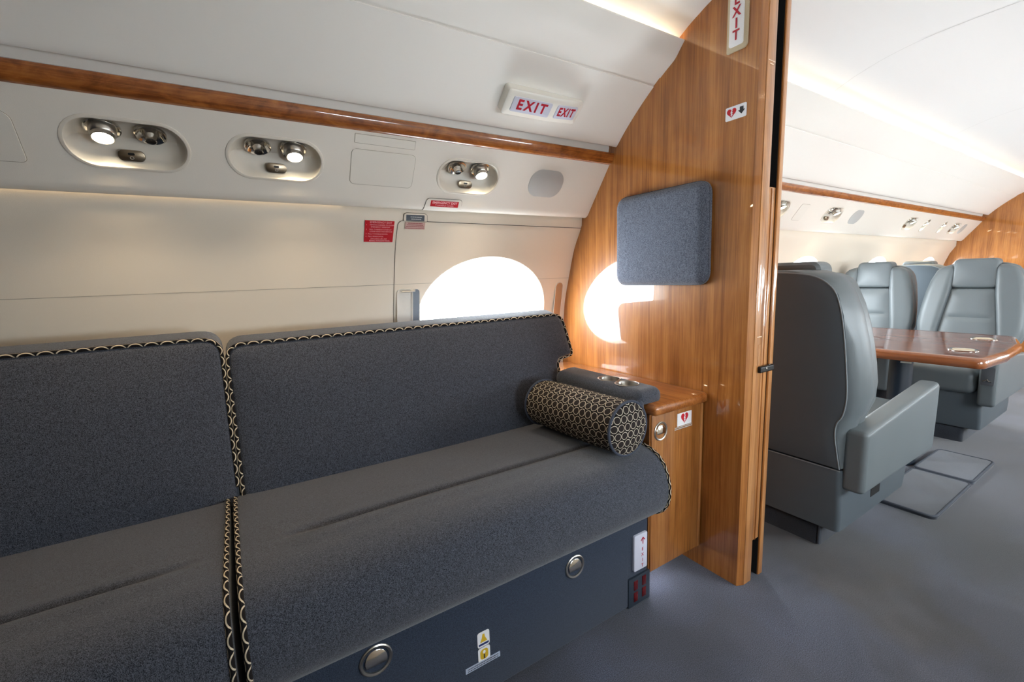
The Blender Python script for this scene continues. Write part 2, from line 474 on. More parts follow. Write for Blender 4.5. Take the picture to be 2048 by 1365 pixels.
def rbox(hx, hy, hz, r, fn, m=5, k=8, bm=None):
    """soft rounded box of half sizes hx hy hz, each point passed through fn"""
    bm = bm or bmesh.new()
    H = (hx, hy, hz)
    def axis(h):
        q = h - r; L = [-h + r * (1 - math.cos(i * PI / 2 / m)) * 1.0 for i in range(m)]
        L = [-h + r * i / m for i in range(m)]
        mid = [-q + 2 * q * i / k for i in range(k + 1)]
        return L + mid + [-x for x in reversed(L)]
    ax = [axis(h) for h in H]; seen = {}
    def vert(p):
        inn = Vector([max(-H[i] + r, min(H[i] - r, p[i])) for i in range(3)])
        d = Vector(p) - inn
        if d.length > 1e-9: q = inn + d.normalized() * r
        else: q = Vector(p)
        key = tuple(round(c, 5) for c in p)
        if key not in seen: seen[key] = bm.verts.new(fn(q))
        return seen[key]
    for d in range(3):
        a, b = [(1, 2), (2, 0), (0, 1)][d]
        for s in (-1, 1):
            for i in range(len(ax[a]) - 1):
                for j in range(len(ax[b]) - 1):
                    q = []
                    for (ii, jj) in ((i, j), (i + 1, j), (i + 1, j + 1), (i, j + 1)):
                        p = [0, 0, 0]; p[d] = s * H[d]; p[a] = ax[a][ii]; p[b] = ax[b][jj]
                        q.append(vert(p))
                    if len(set(q)) == 4:
                        try: bm.faces.new(q)
                        except ValueError: pass
    return bm
def tube(points, r, closed=False, seg=8, bm=None, uv=False, v_scale=None, taper=None, v_off=0.0):
    bm = bm or bmesh.new()
    P = [Vector(p) for p in points]; N = len(P)
    rings = []; lens = [0.0]
    for i in range(1, N): lens.append(lens[-1] + (P[i] - P[i - 1]).length)
    nrm = None
    for i in range(N):
        if closed: t = P[(i + 1) % N] - P[i - 1]
        else: t = P[min(i + 1, N - 1)] - P[max(i - 1, 0)]
        t.normalize()
        if nrm is None:
            nrm = t.orthogonal().normalized()
        nrm = (nrm - t * nrm.dot(t))
        if nrm.length < 1e-6: nrm = t.orthogonal()
        nrm.normalize(); bn = t.cross(nrm)
        rr = r if taper is None else r * taper(i / (N - 1))
        rings.append([P[i] + (nrm * math.cos(2 * PI * k / seg) + bn * math.sin(2 * PI * k / seg)) * rr for k in range(seg)])
    if not uv:
        if closed: rings.append(None)
        R = [x for x in rings if x]
        vs = loops(bm, R, cap0=not closed, cap1=not closed)
        if closed:
            a, b = vs[-1], vs[0]
            for k in range(seg):
                j = (k + 1) % seg
                bm.faces.new((a[k], a[j], b[j], b[k]))
        return bm
    lay = bm.loops.layers.uv.verify()
    vs = loops(bm, rings)
    for i in range(N - 1):
        for k in range(seg):
            j = (k + 1) % seg
            f = None
            for ff in vs[i][k].link_faces:
                if vs[i][j] in ff.verts and vs[i + 1][k] in ff.verts: f = ff
            if f is None: continue
            for lp in f.loops:
                ri = i if lp.vert in vs[i] else i + 1
                kk = k if lp.vert in (vs[i][k], vs[i + 1][k]) else k + 1
                lp[lay].uv = (lens[ri], v_off + kk / seg * (v_scale or 2 * PI * r))
    return bm
def lathe(prof, fr, seg=28, bm=None, cap=True, sx=1.0):
    """profile of (radius, height) turned about the frame's normal"""
    bm = bm or bmesh.new(); rings = []
    for (r, h) in prof:
        rings.append([fr(sx * max(r, 1e-4) * math.cos(2 * PI * i / seg), max(r, 1e-4) * math.sin(2 * PI * i / seg), h) for i in range(seg)])
    loops(bm, rings, cap0=cap, cap1=cap)
    return bm
def puffy(outline, thick, r, fn, puff=0.0, reach=0.1, step=0.05, dent=None, nr=4, bm=None):
    """upholstered slab: outline (u,v), w=0 is the front face, w=thick the back; fn maps (u,v,w)"""
    bm = bm or bmesh.new()
    rings = []
    rings.append([fn(a, b, thick) for a, b in inset(outline, r * 0.5)])
    rings.append([fn(a, b, thick - r * 0.5) for a, b in outline])
    for i in range(nr + 1):
        a = i / nr * PI / 2
        ins = r * (1 - math.cos(a)); w = r * (1 - math.sin(a))
        rings.append([fn(p, q, w) for p, q in (inset(outline, ins) if ins > 1e-6 else outline)])
    loops(bm, rings, cap0=True)
    face = inset(outline, r)
    def front(u, v):
        d = edge_dist((u, v), face)
        t = min(1.0, d / reach); t = 1 - (1 - t) ** 2
        w = -puff * t
        if dent: w += dent(u, v) * t
        return fn(u, v, w)
    fill_region(face, [], step, front, bm)
    bmesh.ops.remove_doubles(bm, verts=bm.verts, dist=1e-5)
    return bm
_txt = {}
def text_polys(s, size, bold=0.0, sx=1.0, spacing=1.0):
    cu = bpy.data.curves.new('t', 'FONT'); cu.body = s; cu.size = size; cu.align_x = 'CENTER'; cu.align_y = 'CENTER'
    cu.offset = bold; cu.space_character = spacing; cu.resolution_u = 3
    o = bpy.data.objects.new('t', cu); C.objects.link(o)
    dg = bpy.context.evaluated_depsgraph_get()
    me = bpy.data.meshes.new_from_object(o.evaluated_get(dg))
    vs = [(v.co.x * sx, v.co.y) for v in me.vertices]; fs = [list(p.vertices) for p in me.polygons]
    bpy.data.objects.remove(o); bpy.data.curves.remove(cu); bpy.data.meshes.remove(me)
    return vs, fs
def text(s, size, fr, h=0.0006, bold=0.0, sx=1.0, spacing=1.0, bm=None):
    bm = bm or bmesh.new()
    vs, fs = text_polys(s, size, bold, sx, spacing)
    vv = [bm.verts.new(fr(a, b, h)) for a, b in vs]
    for f in fs:
        try: bm.faces.new([vv[i] for i in f])
        except ValueError: pass
    return bm
def scribble(w, fr, lh=0.002, seed=1, h=0.0006, bm=None, gap=0.3):
    """a line of print too small to read: a broken row of tiny strokes"""
    bm = bm or bmesh.new(); rnd = random.Random(seed); x = -w / 2
    while x < w / 2:
        L = min(w / 2 - x, lh * rnd.uniform(0.9, 2.6))
        vs = [bm.verts.new(fr(a, b, h)) for a, b in ((x, -lh / 2), (x + L, -lh / 2), (x + L, lh / 2), (x, lh / 2))]
        bm.faces.new(vs); x += L + lh * rnd.uniform(gap, gap * 2.2)
    return bm
def catmull(pts, n=6):
    out = []
    for i in range(len(pts) - 1):
        p0 = Vector(pts[max(i - 1, 0)]); p1 = Vector(pts[i]); p2 = Vector(pts[i + 1]); p3 = Vector(pts[min(i + 2, len(pts) - 1)])
        for k in range(n):
            t = k / n
            q = 0.5 * ((2 * p1) + (p2 - p0) * t + (2 * p0 - 5 * p1 + 4 * p2 - p3) * t * t + (3 * p1 - p0 - 3 * p2 + p3) * t ** 3)
            out.append(tuple(q))
    out.append(tuple(pts[-1]))
    return out
def interp(x, xs, ys):
    if x <= xs[0]: return ys[0]
    for i in range(1, len(xs)):
        if x <= xs[i]:
            t = (x - xs[i - 1]) / (xs[i] - xs[i - 1]); return ys[i - 1] + t * (ys[i] - ys[i - 1])
    return ys[-1]

# ------------------------------------------------------------------ the cabin shell
X0, X1 = -1.35, 7.02           # forward and aft ends
YC = 0.50                      # cabin centre line
XP = 1.417                     # forward face of the partition
def sag(x, z):
    """the cabin tapers very slightly away from the partition"""
    k = max(0.0, min(1.0, (z - 1.08) / 0.5))
    if x < 1.4: return -0.005 * (1.4 - x) * k
    if x > 1.9: return -0.0055 * (x - 1.9) * max(0, min(1, z / 1.5))
    return 0.0
def bend(p): return Vector((p[0], p[1], p[2] + sag(p[0], p[2])))
def mir(p): return Vector((p[0], 2 * YC - p[1], p[2]))

low_z = [-0.02, 0.2, 0.4, 0.6, 0.8, 0.925, 0.996, 1.10, 1.237, 1.333, 1.374, 1.40, 1.45, 1.56, 1.66]
low_y = [1.700, 1.740, 1.760, 1.764, 1.758, 1.748, 1.737, 1.707, 1.663, 1.611, 1.603, 1.612, 1.615, 1.560, 1.440]
_lp = catmull(list(zip(low_z, low_y)), 6)
lowz = [p[0] for p in _lp]; lowy = [p[1] for p in _lp]
def wall_y(z): return interp(z, lowz, lowy)
def wall_pt(x, z): return bend((x, wall_y(z), z))
def wall_frame(x, z, lift=0.0):
    t = Vector((0, wall_y(z + 0.01) - wall_y(z - 0.01), 0.02)).normalized()
    o = wall_pt(x, z); fr = Frame(o, (1, 0, 0), t)
    return fr.at(0, 0, lift)

WIN = [(0.967, 0.965), (2.38, 0.965), (3.745, 0.965), (5.10, 0.962), (6.46, 0.956)]
WRX, WRZ = 0.322, 0.243
ADDED_SHADE_Z = 1.02
def grid_low(m, win):
    """lower sidewall with its oval window openings"""
    bm = bmesh.new()
    outer = resample([(X0, low_z[0]), (X1, low_z[0]), (X1, 1.66), (X0, 1.66)], 0.08)
    hs = [ell(WRX, WRZ, 56, cx, cz) for cx, cz in win]
    fill_region(outer, hs, (0.16, 0.035), lambda u, v: m(wall_pt(u, v)), bm)
    return bm

A2 = Vector((1.549, 1.407)); B2 = Vector((1.422, 1.582))
T2 = (B2 - A2).normalized(); PL = (B2 - A2).length
lip = [(1.549, 1.407), (1.5565, 1.3955), (1.565, 1.384), (1.575, 1.3775), (1.583, 1.3750), (1.590, 1.3762), (1.5925, 1.384), (1.593, 1.402)]
lips = [0.0]
for i in range(1, len(lip)): lips.append(lips[-1] + (Vector(lip[i]) - Vector(lip[i - 1])).length)
def panel_pt(x, v):
    if v >= 0: q = A2 + T2 * v
    else:
        q = Vector((interp(-v, lips, [p[0] for p in lip]), interp(-v, lips, [p[1] for p in lip])))
    return bend((x, q.x, q.y))
def panel_frame(x, v, lift=0.0):
    o = panel_pt(x, v)
    return Frame(o, (1, 0, 0), (0, T2.x, T2.y)).at(0, 0, lift)
UW, UH = 0.247, 0.123          # service unit opening, full size
UNITS = [-0.172, 0.159, 0.782, 2.905, 3.645, 5.125, 6.36]
SINGLES = [5.50, 5.985]
def grid_panel(m, holes=True):
    bm = bmesh.new()
    outer = resample([(X0, 0.0), (X1, 0.0), (X1, PL), (X0, PL)], 0.05)
    hs = []
    if holes:
        hs = [rrect(UW, UH, 0.062, 8, x, 0.0945) for x in UNITS] + [rrect(0.085, UH, 0.04, 8, x, 0.0945) for x in SINGLES]
    fill_region(outer, hs, (0.12, 0.05), lambda u, v: m(panel_pt(u, v)), bm)
    nx = round((X1 - X0) / 0.05)
    loops(bm, [[m(panel_pt(X0 + (X1 - X0) * i / nx, -s)) for i in range(nx + 1)] for s in lips], closed=False)
    bmesh.ops.remove_doubles(bm, verts=bm.verts, dist=1e-4)
    return bm
def sheet(prof, m, n=60, x0=X0, x1=X1):
    bm = bmesh.new()
    rings = [[m(bend((x0 + (x1 - x0) * i / n, y, z))) for (y, z) in prof] for i in range(n + 1)]
    loops(bm, rings, closed=False)
    return bm
binp = [(1.440, 1.662), (1.432, 1.655), (1.400, 1.641), (1.389, 1.6365), (1.384, 1.639)] + catmull([(1.384, 1.639), (1.340, 1.685), (1.288, 1.732), (1.239, 1.772), (1.1975, 1.8025)], 4)[1:] + \
       [(1.1992, 1.8051), (1.1700, 1.8251), (1.1683, 1.8225), (1.1620, 1.8266)] + \
       catmull([(1.162, 1.8266), (1.137, 1.842), (1.105, 1.862), (1.081, 1.890), (1.067, 1.906)], 4)[1:] + [(1.0665, 1.9085), (1.0705, 1.9095), (1.085, 1.895), (1.11, 1.870), (1.16, 1.838)]
ceilp = [(1.302, 1.7225), (1.302, 1.80), (1.25, 1.845), (1.18, 1.882), (1.13, 1.906)] + catmull([(1.088, 1.925), (1.047, 1.949), (1.009, 1.966), (0.966, 1.984), (0.85, 2.018), (0.70, 2.040), (0.50, 2.047)], 4)
railp = [(1.445, 1.572), (1.423, 1.5755), (1.4145, 1.5790), (1.4085, 1.5870), (1.4025, 1.6010), (1.4000, 1.6090), (1.4015, 1.6150), (1.4070, 1.6185), (1.436, 1.624)]
stripp = [(1.434, 1.612), (1.432, 1.63), (1.4285, 1.645), (1.431, 1.660)]

for side, m in (('left', lambda p: p), ('right', mir)):
    w = bpy.data.objects.new('wall_' + side, None); C.objects.link(w); w.location = (0, 1.7 if side == 'left' else 2 * YC - 1.7, 0)
    structure(w)
    obj('side_panel', grid_low(m, WIN), M['wall'], w)
    obj('service_panel', grid_panel(m, side == 'left'), M['panel'], w)
    obj('wood_rail', sheet(railp, m), M['rail'], w, label='glossy cherry wood rail')
    obj('reveal_strip', sheet(stripp, m), M['bin'], w)
    obj('overhead_panel', sheet(binp, m), M['bin'], w)
    # lamps the cabin has: a cove strip behind the overhead panel lip and a wash strip behind the service panel lip
    def strip(y, z, s, x0, x1, mat, nm):
        bm = bmesh.new()
        n = 40
        rings = []
        for i in range(n + 1):
            x = x0 + (x1 - x0) * i / n
            rings.append([m(bend((x, y + a, z + b))) for a, b in ((-s, -s), (s, -s), (s, s), (-s, s))])
        loops(bm, rings, cap0=True, cap1=True)
        return obj(nm, bm, mat, w)
    strip(1.128, 1.867, 0.004, X0 + 0.02, XP - 0.02, M['cove_dim'], 'cove_lamp')
    strip(1.128, 1.867, 0.004, XP + 0.17, X1 - 0.02, M['cove'], 'cove_lamp')
    if side == 'left':
        strip(1.6005, 1.3895, 0.0022, X0 + 0.02, 0.35, M['wash'], 'wash_lamp')
    # fine shadow gaps between the lining panels
    if side == 'left':
        def ribbon(pts, wd, lift=0.0009):
            bm = bmesh.new(); rings = []
            for i, (x, z) in enumerate(pts):
                a = pts[max(i - 1, 0)]; b = pts[min(i + 1, len(pts) - 1)]
                t = Vector((b[0] - a[0], b[1] - a[1])).normalized(); nn = Vector((-t.y, t.x))
                r = []
                for s in (-1, 1):
                    f = wall_frame(x + nn.x * s * wd / 2, z + nn.y * s * wd / 2, lift); r.append(f.o)
                rings.append(r)
            loops(bm, rings, closed=False)
            return bm
        seg = [(0.5435, 0.45 + i * 0.03) for i in range(29)] + [(0.5435, 1.318)]
        arc = [(0.5435 + 0.019 * (1 - math.cos(a)), 1.318 + 0.019 * math.sin(a)) for a in [i * PI / 16 for i in range(1, 9)]]
        hor = [(0.57 + (XP - 0.57) * i / 12, 1.337 - 0.004 * i / 12) for i in range(13)]
        obj('panel_gap', ribbon(seg + arc + hor, 0.0024), M['seam'], w)
        obj('panel_gap', ribbon([(X0 + (0.5435 - X0) * i / 20, 1.105) for i in range(21)], 0.0017), M['seam_soft'], w)
        xe = math.sqrt(1 - ((1.105 - WIN[0][1]) / WRZ) ** 2) * WRX
        obj('panel_gap', ribbon([(0.5435 + (WIN[0][0] - xe - 0.5435) * i / 6, 1.105) for i in range(7)], 0.0012), M['seam_soft'], w)
        obj('panel_gap', ribbon([(WIN[0][0] + xe + (XP - WIN[0][0] - xe) * i / 6, 1.105) for i in range(7)], 0.0012), M['seam_soft'], w)

# ceiling over the whole cabin
bm = bmesh.new()
full = ceilp + [(2 * YC - y, z) for (y, z) in reversed(ceilp[:-1])]
rings = [[bend((X0 + (X1 - X0) * i / 60, y, z)) for (y, z) in full] for i in range(61)]
loops(bm, rings, closed=False)
ceiling = structure(obj('ceiling', bm, M['ceil'], loc=(0, YC, 2.0)))
for xx in (2.52, 4.15, 5.9):
    bm = bmesh.new()
    pr = [p for p in full if 1.93 < p[1] - 0 and abs(p[0] - YC) < 0.56]
    loops(bm, [[bend((xx + s, y, z - 0.0008)) for (y, z) in pr] for s in (-0.001, 0.001)], closed=False)
    obj('panel_joint', bm, M['grille'], ceiling)

# floor
bm = bmesh.new()
bmesh.ops.create_grid(bm, x_segments=40, y_segments=16, size=1.0)
for v in bm.verts: v.co = Vector(((X0 + X1) / 2 + v.co.x * (X1 - X0) / 2, YC + v.co.y * 1.27, 0))
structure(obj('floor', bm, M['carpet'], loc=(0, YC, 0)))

# end walls
def end_outline():
    pts = [(wall_y(z), z) for z in low_z[:12]] + [(1.62, 1.45), (1.56, 1.56), (1.44, 1.68), (1.32, 1.78), (1.27, 1.86)]
    pts += [(1.13, 1.93), (1.0, 1.99), (0.85, 2.03), (0.5, 2.06)]
    return [(y + 0.02, z + (0.015 if z > 1.9 else 0)) for y, z in pts]
eo = end_outline(); eo_full = eo + [(2 * YC - y, z) for y, z in reversed(eo[:-1])]
frX = Frame((0, 0, 0), (0, -1, 0), (0, 0, 1))           # faces forward (-X)
bm = prism([(-y, z) for y, z in eo_full], frX, -X1 - 0.04, -X1 + 0.0)
structure(obj('wall_front', bm, M['wood'], loc=(X1, YC, 0)))
bm = prism([(-y, z) for y, z in eo_full], frX, -X0, -X0 + 0.04)
structure(obj('wall_back', bm, M['base'], loc=(X0, YC, 0)))  # unseen forward wall; dark cloth chosen to darken the cabin's left end

# windows: reveal, pane, and on the near one the two shade pulls
wn = 0
for side, m in (('left', lambda p: p), ('right', mir)):
    for i, (cx, cz) in enumerate(WIN):
        wn += 1
        w = bpy.data.objects.new('window_%d' % wn, None); C.objects.link(w)
        w.location = m(Vector((cx, 1.76, cz - WRZ))); structure(w)
        bm = bmesh.new(); rings = []
        for (k, d) in ((1.0, -0.0005), (0.99, 0.002), (0.98, 0.006), (0.972, 0.016), (0.95, 0.024), (0.94, 0.075)):
            rings.append([m(wall_pt(cx + k * WRX * math.cos(a), cz + k * WRZ * math.sin(a)) + Vector((0, d, 0))) for a in [2 * PI * j / 56 for j in range(56)]])
        loops(bm, rings)
        obj('reveal', bm, M['whiteplastic'], w)
        bm = bmesh.new()
        fill_region(ell(WRX * 0.966, WRZ * 0.966, 48, cx, cz), [], 0.08, lambda u, v: m(wall_pt(u, v) + Vector((0, 0.018, 0))), bm)
        obj('pane', bm, M['glass'], w)
        if side == 'right' and i == 0:
            # added unseen shade, drawn halfway down to cut the daylight here
            so = [p for p in ell(WRX * 0.968, WRZ * 0.968, 96, cx, cz) if p[1] > ADDED_SHADE_Z]
            bm = bmesh.new()
            fill_region(so, [], 0.06, lambda u, v: m(wall_pt(u, v) + Vector((0, 0.014, 0))), bm)
            obj('shade', bm, M['whiteplastic'], w)
        if side == 'left' and i == 0:
            # shade pulls in their recessed slots
            for (px, wd, mt, lab) in ((0.586, 0.062, 'whiteplastic', 'white shade pull'), (0.634, 0.032, 'gbar', 'grey shade track'), (1.366, 0.046, 'tanbar', 'tan shade track')):
                fr = wall_frame(px, 0.97)
                H = 0.232
                pts = rrect(wd, H, wd * (0.22 if mt == 'whiteplastic' else 0.48), 6, 0, 0)
                mp = lambda a, b, c, px=px: (lambda f: f(0, 0, c))(wall_frame(px + a, 0.97 + b))
                bm = bmesh.new()
                loops(bm, [[mp(a, b, 0.0004) for a, b in pts], [mp(a, b, 0.003) for a, b in pts], [mp(a, b, 0.003) for a, b in inset(pts, 0.0025)], [mp(a, b, 0.0012) for a, b in inset(pts, 0.003)]])
                obj('shade_slot', bm, M['whiteplastic'], w)
                q = inset(pts, 0.003)
                if mt == 'whiteplastic': q = [(a, b - 0.012 if b > 0.09 else b) for a, b in q]
                bm = bmesh.new()
                fill_region(q, [], 0.02, lambda a, b, mp=mp: mp(a, b, 0.0016 + (0.006 * (1 - (a / 0.031) ** 2) if False else 0)), bm)
                obj('shade_pull', bm, M[mt], w, label=lab)
            f = wall_frame(0.60, 1.078)
            bm = tube([f(-0.028, 0, 0.006), f(-0.01, -0.002, 0.007), f(0.028, -0.001, 0.006)], 0.0028)
            obj('shade_rod', bm, M['steel'], w)
            for (px, n_) in ((0.634, 3), (1.366, 3)):
                for q in range(n_):
                    f = wall_frame(px, 1.045 - q * 0.035, 0.0022)
                    bm = bmesh.new()
                    for s in (0.004, -0.004):
                        vs = [bm.verts.new(f(a, b, 0)) for a, b in ((-0.007, s - 0.0008), (0.007, s - 0.0008), (0.007, s + 0.0008), (-0.007, s + 0.0008))]
                        bm.faces.new(vs)
                    obj('shade_mark', bm, M['tag'], w)
        # daylight enters here
        ld = bpy.data.lights.new('daylight_portal', 'AREA'); ld.shape = 'ELLIPSE'; ld.size = 0.60; ld.size_y = 0.46
        ld.cycles.is_portal = True
        lo = bpy.data.objects.new('daylight_portal', ld); C.objects.link(lo); lo.parent = w
        y = wall_y(cz) + 0.085
        P = m(Vector((cx, y, cz))); lo.location = P - Vector(w.location)
        n = Vector((0, -0.97, -0.24)) if side == 'left' else Vector((0, 0.97, -0.24))
        lo.rotation_euler = (-n).to_track_quat('Z', 'Y').to_euler()
        lo['kind'] = 'helper'

# ------------------------------------------------------------------ the partition and its pocket door
def part_outline(y_in):
    z_in = 2.05
    return [(y_in, 0.0)] + [(y, max(z, 0)) for y, z in eo if y > y_in] + [(y_in, 2.05)]
PY = 0.793
pt = bpy.data.objects.new('wall_middle', None); C.objects.link(pt); pt.location = (XP, 1.2, 0); structure(pt)
o_ = part_outline(PY + 0.0)
fr = Frame((XP, 0, 0), (0, -1, 0), (0, 0, 1))
# main veneer panel with a chamfered aisle edge
bm = bmesh.new()
pp = [(-y, z) for y, z in o_]
pc = [(-(y + 0.008), z) if abs(y - PY) < 1e-6 else (-y, z) for y, z in o_]
loops(bm, [[fr(a, b, -0.068) for a, b in pp], [fr(a, b, -0.022) for a, b in pp], [fr(a, b, -0.004) for a, b in pc], [fr(a - 0.002 if abs(a + PY + 0.008) < 1e-6 else a, b, 0.0) for a, b in pc]], cap0=True, cap1=True)
obj('veneer_panel', bm, M['wood'], pt, smooth=False)
obj('edge_post', box(XP + 0.024, XP + 0.070, PY - 0.0025, PY + 0.03, 0.0, 2.06, 0.0015), M['woodedge'], pt)
obj('rear_panel', prism([(-y, z) for y, z in part_outline(PY)], fr, -0.146, -0.121), M['wood'], pt, smooth=False)
obj('edge_post', box(XP + 0.1235, XP + 0.1455, PY - 0.002, PY + 0.03, 0.0, 2.06, 0.0015), M['woodedge'], pt)
obj('pocket_lining', box(XP + 0.0700, XP + 0.0730, PY + 0.004, PY + 0.40, 0.0, 2.05), M['void'], pt, smooth=False)
obj('pocket_lining', box(XP + 0.1190, XP + 0.1210, PY + 0.004, PY + 0.40, 0.0, 2.05), M['void'], pt, smooth=False)
obj('pocket_lining', box(XP + 0.0700, XP + 0.1210, PY + 0.09, PY + 0.10, 0.0, 2.05), M['void'], pt, smooth=False)
for (z, wd, sd) in ((1.742, 0.036, 3), (1.733, 0.02, 4)):
    f = Frame((XP + 0.047, PY - 0.003, z), (1, 0, 0), (0, 0, 1))
    obj('engraved_text', scribble(wd, f, 0.0028, sd, gap=0.12), M['texttan'], pt)
f = Frame((XP + 0.05, PY - 0.003, 0.895), (1, 0, 0), (0, 0, 1))
obj('engraved_text', scribble(0.026, f, 0.003, 8, gap=0.15), M['texttan'], pt)
obj('finger_pull', box(XP + 0.047, XP + 0.060, PY - 0.0032, PY - 0.002, 0.797, 0.868, 0.0004), M['cab'], pt, smooth=False)
dr = bpy.data.objects.new('door_1', None); C.objects.link(dr); dr.location = (XP + 0.095, PY + 0.2, 0.15); structure(dr)
bm = box(XP + 0.075, XP + 0.117, PY + 0.003, PY + 0.085, 0.15, 1.378, 0.002)
obj('door_edge', bm, M['woodedge'], dr)
bm = box(XP + 0.0905, XP + 0.0945, PY + 0.0005, PY + 0.01, 0.15, 1.374, 0.0012)
obj('door_bead', bm, M['wood'], dr)
bm = rbox(0.043, 0.007, 0.011, 0.005, lambda q: Vector((XP + 0.092, PY - 0.007, 0.783)) + q)
obj('latch', bm, M['black'], dr, label='black door latch')
bm = lathe([(0.004, 0), (0.004, 0.002), (0.0028, 0.003)], Frame((XP + 0.082, PY - 0.0135, 0.786), (1, 0, 0), (0, 0, 1)), 14)
obj('latch_pin', bm, M['steel'], dr)

# upholstered pad on the partition
def on_part(y, z): return Frame((XP, y, z), (0, -1, 0), (0, 0, 1))
pf = Frame((XP, 0, 0), (0, -1, 0), (0, 0, 1))
po = round_poly([(-1.364, 1.068), (-0.937, 1.068), (-0.940, 1.424), (-1.364, 1.424)], 0.05, 7)
po = resample(po, 0.03)
def pad_map(u, v, w): return pf(u, v, 0.042 - w)
t = obj('wall_pad', puffy(po, 0.0425, 0.036, pad_map, 0.003, 0.05, 0.05, nr=5), M['pad'], loc=(XP, 1.15, 1.068))
tag(t, 'square blue-grey upholstered pad fixed on the wooden partition', 'wall pad')

# vertical EXIT sign high on the partition
sg = thing('exit_sign', 'tall EXIT sign with letters stacked downwards high on the wooden partition', 'sign', (XP, 0.873, 1.80))
cut = [(-0.034, -0.08), (0.026, -0.08), (0.034, -0.072), (0.034, 0.11), (-0.034, 0.11)]
f = on_part(0.873, 1.873)
obj('bezel', prism(round_poly(cut, 0.006), f, 0.0003, 0.006, bev=0.002), M['signtan'], sg)
lensp = obj('lens', prism(rrect(0.046, 0.172, 0.006, 4, -0.001, 0.020), f, 0.006, 0.011, bev=0.002), M['placwhite'], sg)
bm = bmesh.new()
for k, ch in enumerate('EXIT'):
    text(ch, 0.040, f.at(0, 0.063 - k * 0.0335, 0.0111), bold=0.0012, sx=0.9, bm=bm)
obj('lettering', bm, M['exitred'], lensp, smooth=False)

# heart symbol placards
def heart(s):
    out = []
    for i in range(36):
        a = 2 * PI * i / 36
        x = 16 * math.sin(a) ** 3; y = 13 * math.cos(a) - 5 * math.cos(2 * a) - 2 * math.cos(3 * a) - math.cos(4 * a)
        out.append((x / 32 * s, (y + 2.5) / 32 * s))
    return out[:-1] if out[0] == out[-1] else out
bolt = [(0.02, 0.34), (-0.13, 0.02), (-0.01, 0.04), (-0.10, -0.20), (0.0, -0.16), (-0.05, -0.42), (0.15, -0.06), (0.03, -0.08), (0.15, 0.12), (0.03, 0.10), (0.13, 0.34)]
def flat(pts, f, h, bm=None):
    bm = bm or bmesh.new(); fill_region(pts, [], 10.0, lambda u, v: f(u, v, h), bm); return bm
aed = thing('aed_sign', 'white placard with red heart and dark down arrow on the partition', 'sign', (XP, 0.870, 1.592))
f = on_part(0.870, 1.6125)
obj('plate', prism(rrect(0.069, 0.041, 0.004), f, 0.0002, 0.0016), M['placwhite'], aed, smooth=False)
obj('heart', flat(heart(0.032), f.at(-0.014, 0), 0.0020), M['heartred'], aed, smooth=False)
obj('bolt', flat([(a * 0.032, b * 0.032) for a, b in bolt], f.at(-0.014, 0), 0.0024), M['placwhite'], aed, smooth=False)
arrow = [(-0.006, 0.011), (0.006, 0.011), (0.006, 0.001), (0.0115, 0.001), (0, -0.011), (-0.0115, 0.001), (-0.006, 0.001)]
obj('arrow', flat(arrow, f.at(0.019, 0.001), 0.0020), M['ink'], aed, smooth=False)

